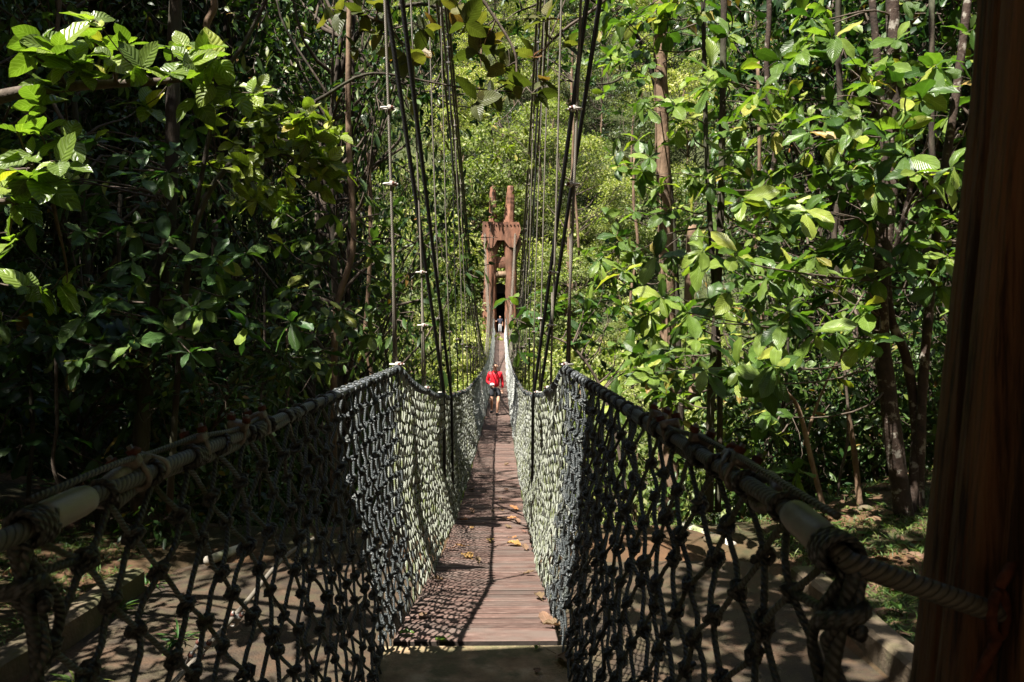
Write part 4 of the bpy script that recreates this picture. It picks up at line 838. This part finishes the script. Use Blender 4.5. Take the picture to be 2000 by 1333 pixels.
hero('broad_leaved_sapling', 'dark green sapling whose leaves poke in front of the cables low on the pillar side',
     [([(1230, 1000, 12), (1190, 800, 12), (1130, 690, 12), (1060, 650, 12), (1010, 625, 12)], .03, .008)],
     [(1000, 620, 12), (1005, 645, 12), (1030, 600, 12), (1050, 630, 12), (1080, 600, 12.2), (1110, 620, 12.2), (1140, 580, 12.4), (1120, 660, 12.2), (1160, 640, 12.3), (1180, 560, 12.5)] + jit(rs, (1120, 560, 1260, 720), 14, 12.2, 14),
     BIG, .3, 'big_leaf', 'twig', 4, 1, .18, 16)
# hanging vines and bare poles
vrs = NR(21)
def vine(px, py0, py1, Y_, r, m, label, name='vine', cat='vine', sl_=20):
    k = [tuple(P(px + vrs.uniform(-sl_, sl_) * i / 5, py0 + (py1 - py0) * i / 5, Y_)) for i in range(6)]
    mb = MB(); mb.tubes(spline(k, 24), r, 6, 0); return tag(mb.build(name, M[m]), label, cat, 'lianas and bare stems')
for px, a, b, Y_, r, m in ((415, -60, 120, 10, .045, 'pale_bark'), (115, -60, 250, 8, .02, 'twig'), (235, 380, 900, 12, .03, 'bark'), (420, 430, 900, 13, .05, 'bark'), (515, 560, 980, 12, .02, 'twig'), (110, 700, 1040, 9, .02, 'twig'), (60, 640, 1020, 9.5, .025, 'bark'), (560, 640, 900, 14, .02, 'pale_bark'), (720, 300, 760, 18, .05, 'pale_bark'),
                           (1350, 440, 800, 14, .09, 'pale_bark'), (1480, 120, 700, 13, .03, 'pale_bark'), (1650, 650, 1010, 11, .02, 'twig'), (1540, 560, 960, 12, .02, 'bark'), (1240, 300, 760, 20, .04, 'pale_bark'), (1820, 0, 500, 11, .04, 'bark'), (1500, -60, 400, 12, .04, 'spotted_bark'), (1120, 80, 500, 40, .07, 'pale_bark'), (1640, -60, 600, 13, .05, 'bark')):
    vine(px, a, b, Y_, r, m, ('pale ' if m == 'pale_bark' else 'dark ') + ('thin liana' if r < .03 else 'bare woody stem') + (' hanging from above the picture, ' if a < 0 else ' standing among the leaves, ') + zone(float(P(px, a, Y_).x), Y_, 0))
# ------------------------------------------------------------------ ground cover
rs = NR(31)
def ground_pts(n, x0, x1, y0, y1):
    x = rs.uniform(x0, x1, n); y = rs.uniform(y0, y1, n); return np.stack([x, y, H(x, y)], 1)
mb = MB()
cl = np.concatenate([ground_pts(1700, 3.25, 6.5, 4.8, 9.5), ground_pts(500, 3.3, 8, 9, 12), ground_pts(1300, -7.5, -3.65, 5, 10), ground_pts(160, -4, 4, 9.4, 10.6)])
for c in cl:
    n = rs.randint(6, 14); p = c + np.stack([rs.normal(0, .05, n), rs.normal(0, .05, n), np.zeros(n)], 1); p[:, 2] = H(p[:, 0], p[:, 1])
    a = rs.uniform(0, 6.28, n); el = rs.uniform(.5, 1.3, n); d = np.stack([np.cos(a) * np.cos(el), np.sin(a) * np.cos(el), np.sin(el)], 1)
    leaves(mb, BLD, p, d, np.tile([[0, 0, 1.]], (n, 1)), rs.uniform(.04, .14, n), rs)
tag(mb.build('grass', M['grass']), 'short grass on the banks beside the concrete floor', 'grass', kind='stuff')
mb = MB(); cl = np.concatenate([ground_pts(260, 3.5, 8, 4.5, 11.5), ground_pts(220, -8.5, -4.3, 5, 11.5)])
for c in cl:
    n = 6; a = rs.uniform(0, 6.28) + np.arange(n) * 1.05; d = np.stack([np.cos(a), np.sin(a), rs.uniform(.1, .8, n)], 1)
    leaves(mb, ELL, np.tile(c + [0, 0, .03], (n, 1)), d, np.tile([[0, 0, 1.]], (n, 1)), rs.uniform(.05, .12, n), rs)
tag(mb.build('ground_cover', M['grass']), 'low broad-leaved weeds on the banks', 'weeds', kind='stuff')
mb = MB(); p = np.concatenate([ground_pts(1100, 3.3, 9, 4.8, 13), ground_pts(240, -9, -4.3, 5, 13)]); n = len(p); a = rs.uniform(0, 6.28, n)
leaves(mb, BIG, p + [0, 0, .03], np.stack([np.cos(a), np.sin(a), rs.uniform(-.1, .15, n)], 1), np.tile([[0, 0, 1.]], (n, 1)), rs.uniform(.08, .24, n), rs)
tag(mb.build('leaf_litter', M['dead_leaf']), 'brown leaf litter scattered over the grass banks', 'leaf litter', kind='stuff')
# grass tufts growing in cracks of the concrete floor
for px, py, lab in ((290, 1085 + 60, 'tuft beside the shaded kerb near its far end'), (150, 1345, 'tuft at the foot of the shaded kerb'), (350, 1250, 'small tuft on the concrete floor behind the net'), (230, 1195, 'tuft in the shaded concrete joint'), (300, 1130, 'spiky tuft growing where concrete meets shaded kerb')):
    c = P(px, py, 1.0); d = (c - CAM); t = (-2.59 - CAM.z) / d.z; c = CAM + d * t; n = 26
    a = rs.uniform(0, 6.28, n); el = rs.uniform(.2, 1.2, n); mb = MB()
    leaves(mb, BLD, np.zeros((n, 3)) + rs.normal(0, .02, (n, 3)) * [1, 1, 0], np.stack([np.cos(a) * np.cos(el), np.sin(a) * np.cos(el), np.sin(el)], 1), np.tile([[0, 0, 1.]], (n, 1)), rs.uniform(.12, .3, n), rs)
    tag(mb.build('grass_tuft', M['grass'], loc=c), 'green grass ' + lab, 'grass tuft')
# stones on the grass bank
for px, py, Y_, s_, lab in ((1690, 1025, 9.9, .1, 'reddish stone lying by the spotted tree foot'), (1395, 1085, 9.2, .13, 'pale stone in the sunlit grass at the end of the pipe')):
    tv, tf = ICO; mb = MB(); v = tv * (1 + rs.uniform(-.15, .15, (12, 1))) * np.array([1.3, 1, .6]) * s_; c = P(px, py, Y_); c.z = float(H(c.x, c.y)) + .04 * s_ * 10 * .3
    mb.add(v, tf); o = mb.build('stone', M['curb'], loc=c); o.modifiers.new('s', 'SUBSURF').levels = 2; o.modifiers['s'].render_levels = 2; tag(o, lab, 'stone')
# ------------------------------------------------------------------ fallen leaves on the deck
def on_deck(px, py):
    best = None
    for Y_ in np.arange(3.5, 30, .01):
        p = P(px, py, float(Y_)); dz = deckz(Y_) if Y_ > 4.13 else -1.64
        if p.z <= dz + .012: return Vector((p.x, p.y, float(dz) + .012))
    return P(px, py, 20)
FL = [(610, 440, 'b', .12, 'small brown leaf alone in the sun before the walking man'), (608, 543, 'y', .13, 'tan leaf on the deck where the shade begins, pillar side'), (582, 582, 'y', .09, 'tiny yellow leaf in the middle of the shaded planks'),
      (465, 545, 'b', .12, 'curled leaf by the shaded net where the shade band begins'), (640, 622, 'y', .16, 'long pale yellow leaf in the shade near the pillar-side net'), (466, 632, 'b', .15, 'dark brown leaf in the shade near the net away from the pillar'),
      (552, 628, 'b', .09, 'thin brown leaf centred on the shaded planks'), (592, 629, 'y', .08, 'yellow scrap just beside the thin brown leaf'), (432, 668, 'y', .14, 'orange-yellow leaf against the foot of the net away from the pillar'),
      (630, 662, 'y', .14, 'bright yellow leaf in a group by the pillar-side net'), (655, 675, 'd', .13, 'grey stalked leaf beside the bright yellow one'), (615, 695, 'b', .14, 'brown leaf below the bright yellow one'),
      (466, 700, 'y', .11, 'faded yellow leaf on the netted shadow'), (680, 715, 'd', .09, 'red-brown leaf tucked against the pillar-side net'), (640, 738, 'y', .09, 'little curled ochre leaf ahead of the large yellow one'),
      (540, 752, 'y', .12, 'ochre leaf at the centre line where the sun returns'), (640, 768, 'y', .19, 'large curled bright yellow leaf on the pillar side of the deck'), (686, 785, 'b', .11, 'brown leaf next to the large curled yellow leaf'),
      (386, 786, 'b', .13, 'brown leaf at the foot of the shaded-side net'), (420, 776, 'y', .11, 'ochre leaf near the foot of the shaded-side net'), (450, 818, 'y', .17, 'large flat yellow leaf lying in the net shadow'), (492, 836, 'b', .11, 'brown leaf beside the large flat yellow leaf'),
      (700, 887, 'b', .1, 'dark red-brown leaf in the sun, pillar side of the deck'), (325, 912, 'b', .1, 'brown leaf caught in the net edge in the lattice shadow'), (742, 985, 'b', .13, 'curled brown leaf at the sunny edge of the near planks'),
      (770, 1080, 'd', .16, 'large pinkish brown leaf by the net on the nearest planks'), (808, 1105, 'b', .14, 'crumpled brown leaf in the near corner of the planks'), (265, 1060, 'b', .08, 'small tan leaf in the near corner under the shaded-side net'),
      (735, 1195, 'g', .06, 'tiny green leaf on the concrete landing'), (340, 1163, 'g', .08, 'small green leaf on the seam between planks and landing'), (870, 1252, 'd', .2, 'big dry purplish leaf on the landing beside the pillar-side net'), (200, 1135, 'g', .09, 'green leaf lying by the net at the near edge of the planks'), (735, 1292, 'b', .06, 'small orange leaf on the landing')]
rs = NR(55)
for zx, zy, k, s_, lab in FL:
    c = on_deck(zx / 2.106 + 700, zy / 2.106 + 700); mb = MB(); a = rs.uniform(0, 6.28)
    V, F, U = leaf_t(rs.uniform(.45, .8), 8, 3, rs.choice(['ell', 'round', 'obovate']), rs.uniform(-.5, .1), rs.uniform(.2, .8), .06)
    R = frames(np.array([[math.cos(a), math.sin(a), .05]]), np.array([[0, 0, 1.]]))
    V = V.copy(); V[:, 2] -= V[:, 2].min(); V[:, 1] -= .5
    stamp(mb, V, F, U, R, [s_ * .9], np.zeros((1, 3))); mb.tubes(np.array([[0, 0, .01], [-.35 * s_ * math.cos(a), -.35 * s_ * math.sin(a), .012]]) + np.array([-.5 * s_ * math.cos(a), -.5 * s_ * math.sin(a), 0]), .002, 4, 0)
    tag(mb.build('fallen_leaf', M[{'b': 'dead_leaf', 'd': 'dead_leaf', 'y': 'yellow_leaf', 'g': 'round_leaf'}[k]], loc=c), lab, 'leaf', 'fallen leaves on the deck')
# ------------------------------------------------------------------ people
def skin_mesh(name, verts, edges, radii, m, parent, sub=2, root_i=0):
    me = bpy.data.meshes.new(name); me.from_pydata(verts, edges, []); o = bpy.data.objects.new(name, me); COL.objects.link(o)
    o.modifiers.new('Skin', 'SKIN'); sk = me.skin_vertices[0].data
    for i, r in enumerate(radii):
        sk[i].radius = (r, r) if not isinstance(r, tuple) else r; sk[i].use_root = (i == root_i)
    sb = o.modifiers.new('Sub', 'SUBSURF'); sb.levels = sub; sb.render_levels = sub
    bpy.context.view_layer.update(); dg = bpy.context.evaluated_depsgraph_get()
    m2 = bpy.data.meshes.new_from_object(o.evaluated_get(dg)); bpy.data.objects.remove(o)
    for p in m2.polygons: p.use_smooth = True
    m2.materials.clear(); m2.materials.append(m); q = bpy.data.objects.new(name, m2); COL.objects.link(q)
    if parent: q.parent = parent
    return q
def join_skin(name, chains, m, parent, sub=2):
    """several skinned chains fused in one mesh object"""
    obs = [skin_mesh(name, v, e, r, m, None, sub) for v, e, r in chains]
    V, F = [], []; n = 0
    for o in obs:
        V += [tuple(v.co) for v in o.data.vertices]; F += [[i + n for i in p.vertices] for p in o.data.polygons]; n += len(o.data.vertices); bpy.data.objects.remove(o)
    me = bpy.data.meshes.new(name); me.from_pydata(V, [], F); me.materials.append(m)
    for p in me.polygons: p.use_smooth = True
    o = bpy.data.objects.new(name, me); COL.objects.link(o); o.parent = parent; return o
def chain(pts, rad): return (pts, [(i, i + 1) for i in range(len(pts) - 1)], rad)
def hand(w, d, side, sc_=1.0, curl=.5):
    """palm and five fingers from wrist w along direction d"""
    d = Vector(d).normalized(); s = Vector((side, 0, 0)); s = (s - d * s.dot(d)).normalized(); n = d.cross(s)
    out = [chain([tuple(w), tuple(w + d * .045), tuple(w + d * .085)], [(.026, .018), (.036, .016), (.034, .014)])]
    for k, (o_, L) in enumerate(((-.03, .062), (-.01, .075), (.01, .07), (.029, .055))):
        a = w + d * .08 + s * o_; b = a + (d * 1 + n * .15 * curl) * L * .45; c = b + (d * .8 + n * .8 * curl) * L * .35; e = c + (d * .5 + n * curl) * L * .3
        out.append(chain([tuple(a), tuple(b), tuple(c), tuple(e)], [.0095, .009, .0085, .0075]))
    a = w + d * .03 - s * .028; b = a + (d - s) * .028; c = b + (d - s * .3 + n * .4) * .032; out.append(chain([tuple(a), tuple(b), tuple(c)], [.012, .0105, .009]))
    return out
def person(loc, face, label, J, cl, sc_=1.0):
    """J: joints (metres, facing -y, feet at z=0)"""
    root = empty('person', loc, face); tag(root, label, 'person')
    V3 = Vector
    v = [J['pelvis'], J['waist'], J['chest'], J['neck'], J['jaw'], J['head'], J['crown']]; r = [(.13, .095), (.095, .07), (.1, .07), .048, (.062, .07), (.078, .095), (.062, .075)]
    e = [(0, 1), (1, 2), (2, 3), (3, 4), (4, 5), (5, 6)]
    def add(pts, rad, at):
        i0 = len(v); v.extend(pts); r.extend(rad); e.append((at, i0)); e.extend((i0 + k, i0 + k + 1) for k in range(len(pts) - 1))
    for s in ('l', 'r'):
        add([J['sh' + s], J['el' + s], J['wr' + s]], [.045, .038, .027], 2)
        add([J['hip' + s], J['kn' + s], tuple((V3(J['kn' + s]) * .6 + V3(J['an' + s]) * .4 + V3((0, .015, 0)))), J['an' + s], J['toe' + s]], [.088, .055, .056, .035, .036], 0)
    body = skin_mesh('body', [tuple(x) for x in v], e, r, M['skin'], root)
    hs = []
    for s, sd in (('l', 1), ('r', -1)): hs += hand(V3(J['wr' + s]), V3(J['wr' + s]) - V3(J['el' + s]), sd, curl=.9)
    h = join_skin('hands', hs, M['skin'], root, 1)
    # fuse body and hands into one surface object
    bv = [tuple(q.co) for q in body.data.vertices]; bf = [list(p.vertices) for p in body.data.polygons]; n = len(bv)
    bv += [tuple(q.co) for q in h.data.vertices]; bf += [[i + n for i in p.vertices] for p in h.data.polygons]
    # nose and ears
    hd = V3(J['head'])
    mb = MB(); mb.tubes([tuple(hd + V3((0, -.094, .0))), tuple(hd + V3((0, -.112, -.03))), tuple(hd + V3((0, -.098, -.045)))], np.array([[.008, .014, .012]]), 8, 0)
    for sx in (-1, 1): mb.tubes([tuple(hd + V3((sx * .078, 0, .02))), tuple(hd + V3((sx * .09, .01, 0))), tuple(hd + V3((sx * .078, .0, -.03)))], np.array([[.014, .018, .01]]), 8, 0)
    for f, _, _ in mb.f: bf += [[int(i) + len(bv) for i in q] for q in f]
    bv += [tuple(q) for q in np.concatenate(mb.v)]
    bpy.data.objects.remove(body); bpy.data.objects.remove(h)
    me = bpy.data.meshes.new('body'); me.from_pydata(bv, [], bf); me.materials.append(M['skin'])
    for p in me.polygons: p.use_smooth = True
    b = bpy.data.objects.new('body', me); COL.objects.link(b); b.parent = root
    # eyes, brows, mouth
    mb = MB()
    for sx in (-1, 1):
        stamp(mb, ICO[0], ICO[1], np.zeros((20, 3, 2)), np.eye(3)[None] * np.array([1.3, .6, .8]), [.011], np.array([[hd.x + sx * .032, hd.y - .088, hd.z + .008]]))
        mb.tubes([tuple(hd + V3((sx * .014, -.093, .026))), tuple(hd + V3((sx * .05, -.08, .028)))], .005, 6, 0)
    mb.build('eyes', M['eye'], parent=root)
    mb = MB(); mb.tubes([tuple(hd + V3((-.024, -.082, -.066))), tuple(hd + V3((0, -.09, -.068))), tuple(hd + V3((.024, -.082, -.066)))], .006, 6, 0); mb.build('mouth', M['lip'], parent=root)
    cr = V3(J['crown']); hh = cl['hair']
    skin_mesh('hair', [tuple(hd + V3((0, .05, .02))), tuple(cr + V3((0, .03, .005))), tuple(cr + V3((0, -.03, .03)))], [(0, 1), (1, 2)], [(.078, .075), (.07, .07), (.045, .03)], M[hh], root)
    # top
    v2 = [tuple(V3(J['pelvis']) + V3((0, 0, -.03))), J['waist'], J['chest'], tuple(V3(J['neck']) + V3((0, 0, -.03)))]; r2 = [(.175, .135), (.15, .12), (.15, .115), (.095, .085)]; e2 = [(0, 1), (1, 2), (2, 3)]
    for s in ('l', 'r'):
        k = cl['sleeve']; end = V3(J['el' + s]).lerp(V3(J['wr' + s]), k) if k >= 0 else V3(J['sh' + s]).lerp(V3(J['el' + s]), 1 + k)
        i0 = len(v2)
        if k >= 0: v2 += [J['sh' + s], J['el' + s], tuple(end)]; r2 += [.072, .054, .045]; e2 += [(2, i0), (i0, i0 + 1), (i0 + 1, i0 + 2)]
        else: v2 += [J['sh' + s], tuple(end)]; r2 += [.078, .068]; e2 += [(2, i0), (i0, i0 + 1)]
    top = skin_mesh(cl['topname'], [tuple(q) for q in v2], e2, r2, M[cl['top']], root)
    if cl.get('jacket'):
        mb = MB(); c = V3(J['chest'])
        mb.tubes([tuple(c + V3((0, -.135, .12))), tuple(c + V3((0, -.138, -.1))), tuple(V3(J['waist']) + V3((0, -.125, -.1)))], .006, 6, 0); mb.build('zip', M['shorts'], parent=top)
        mb = MB(); n_ = V3(J['neck']); t = np.linspace(0, 2 * math.pi, 16); mb.tubes(np.array([[n_.x + .068 * math.cos(a), n_.y + .07 * math.sin(a) - .005, n_.z - .02 + .015 * math.sin(a)] for a in t]), .016, 8, 0); mb.build('collar', M[cl['top']], parent=top)
    # shorts or trousers
    v3 = [tuple(V3(J['pelvis']) + V3((0, 0, .06))), J['pelvis']]; r3 = [(.155, .115), (.165, .125)]; e3 = [(0, 1)]
    for s in ('l', 'r'):
        k = cl['leg']; i0 = len(v3); hp, kn, an = V3(J['hip' + s]), V3(J['kn' + s]), V3(J['an' + s])
        if k <= 1: v3 += [tuple(hp), tuple(hp.lerp(kn, k))]; r3 += [.108, .1]; e3 += [(1, i0), (i0, i0 + 1)]
        else: v3 += [tuple(hp), tuple(kn), tuple(kn.lerp(an, .9))]; r3 += [.105, .08, .062]; e3 += [(1, i0), (i0, i0 + 1), (i0 + 1, i0 + 2)]
    skin_mesh(cl['legname'], v3, e3, r3, M[cl['legm']], root)
    for s in ('l', 'r'):
        an, toe = V3(J['an' + s]), V3(J['toe' + s]); f = (toe - an); f.z = 0; f.normalize()
        sh = skin_mesh('shoe', [tuple(an + V3((0, 0, .0))), tuple(an - f * .03 + V3((0, 0, -.045))), tuple(an + f * .08 + V3((0, 0, -.04))), tuple(toe + f * .02)], [(0, 1), (1, 2), (2, 3)], [.052, .055, .06, (.058, .045)], M['shoe'], root)
        if cl.get('socks'): skin_mesh('sock', [tuple(an + V3((0, 0, .05))), tuple(an + V3((0, 0, -.01)))], [(0, 1)], [.043, .043], M['white_cloth'], root)
    return root
p0 = on_deck((966 - 700) * 2.106 / 2.106 * 1 + 0, 0) if False else P(967, 810, 28.0)
J = dict(pelvis=(0, 0, .94), waist=(0, 0, 1.1), chest=(0, -.01, 1.33), neck=(0, -.01, 1.5), jaw=(0, -.03, 1.57), head=(0, -.03, 1.64), crown=(0, -.015, 1.7),
         shl=(.19, 0, 1.4), ell=(.25, .04, 1.12), wrl=(.245, -.02, .87), shr=(-.19, 0, 1.4), elr=(-.27, .06, 1.13), wrr=(-.13, -.19, 1.04),
         hipl=(.1, 0, .88), knl=(.1, -.16, .5), anl=(.06, -.1, .09), toel=(.07, -.24, .045), hipr=(-.1, 0, .88), knr=(-.12, -.06, .5), anr=(-.1, .22, .15), toer=(-.12, .1, .07))
man = person((float(p0.x), 28.0, float(deckz(28)) + .0), 0.05, 'man in red jacket and black shorts walking towards the camera, white cap in hand', J,
             dict(hair='hair', top='jacket', topname='jacket', sleeve=.88, jacket=True, leg=.72, legname='shorts', legm='shorts', socks=False))
man.scale = (1.05, 1.05, 1.05)
mb = MB(); stamp(mb, ICO[0], ICO[1], np.zeros((20, 3, 2)), np.eye(3)[None] * np.array([1.2, .8, .8]), [.09], np.zeros((1, 3)))
o = mb.build('hat', M['white_cloth'], loc=Vector((float(p0.x) - .1, 28.0 - .29, float(deckz(28)) + 1.1))); o.modifiers.new('s', 'SUBSURF').levels = 2; o.modifiers['s'].render_levels = 2
tag(o, 'crumpled white cap held in front by the man in the red jacket', 'hat')
J2 = dict(pelvis=(0, 0, .93), waist=(0, 0, 1.08), chest=(0, 0, 1.32), neck=(0, 0, 1.48), jaw=(0, -.02, 1.55), head=(0, -.02, 1.62), crown=(0, -.01, 1.68),
          shl=(.19, 0, 1.39), ell=(.25, .03, 1.12), wrl=(.25, -.05, .88), shr=(-.19, 0, 1.38), elr=(-.36, -.03, 1.18), wrr=(-.55, -.06, 1.26),
          hipl=(.09, 0, .88), knl=(.1, -.03, .5), anl=(.1, 0, .09), toel=(.11, -.14, .045), hipr=(-.09, 0, .88), knr=(-.1, -.05, .5), anr=(-.11, 0, .09), toer=(-.12, -.14, .045))
person((0.02, 79.2, float(deckz(79.2))), 0, 'distant person in dark top and grey trousers standing under the far tower', J2,
       dict(hair='skin', top='navy', topname='shirt', sleeve=-.35, leg=2, legname='trousers', legm='grey_cloth'))

# ------------------------------------------------------------------ look-alikes: tell them apart by their order across the view
ORD = ['leftmost', 'second from left', 'third from left', 'fourth from left', 'fifth from left', 'sixth from left', 'seventh from left', 'eighth from left', 'ninth from left', 'tenth from left', 'eleventh from left', 'twelfth from left']
by = {}
for o in COL.objects:
    if o.parent is None and o.get('group') and o.get('label'): by.setdefault(o['label'], []).append(o)
for lab, obs in by.items():
    if not 2 <= len(obs) <= 24 or any(o.location.y < 2 and o.type == 'EMPTY' for o in obs): continue
    obs.sort(key=lambda o: (o.location.x - .13) / max(o.location.y, .5)); n = len(obs); words = len(lab.split())
    for i, o in enumerate(obs):
        t = ORD[i] if i < (n + 1) // 2 and i < 12 else ORD[n - 1 - i].replace('left', 'right')
        if words + len(t.split()) <= 16: o['label'] = lab + ', ' + t
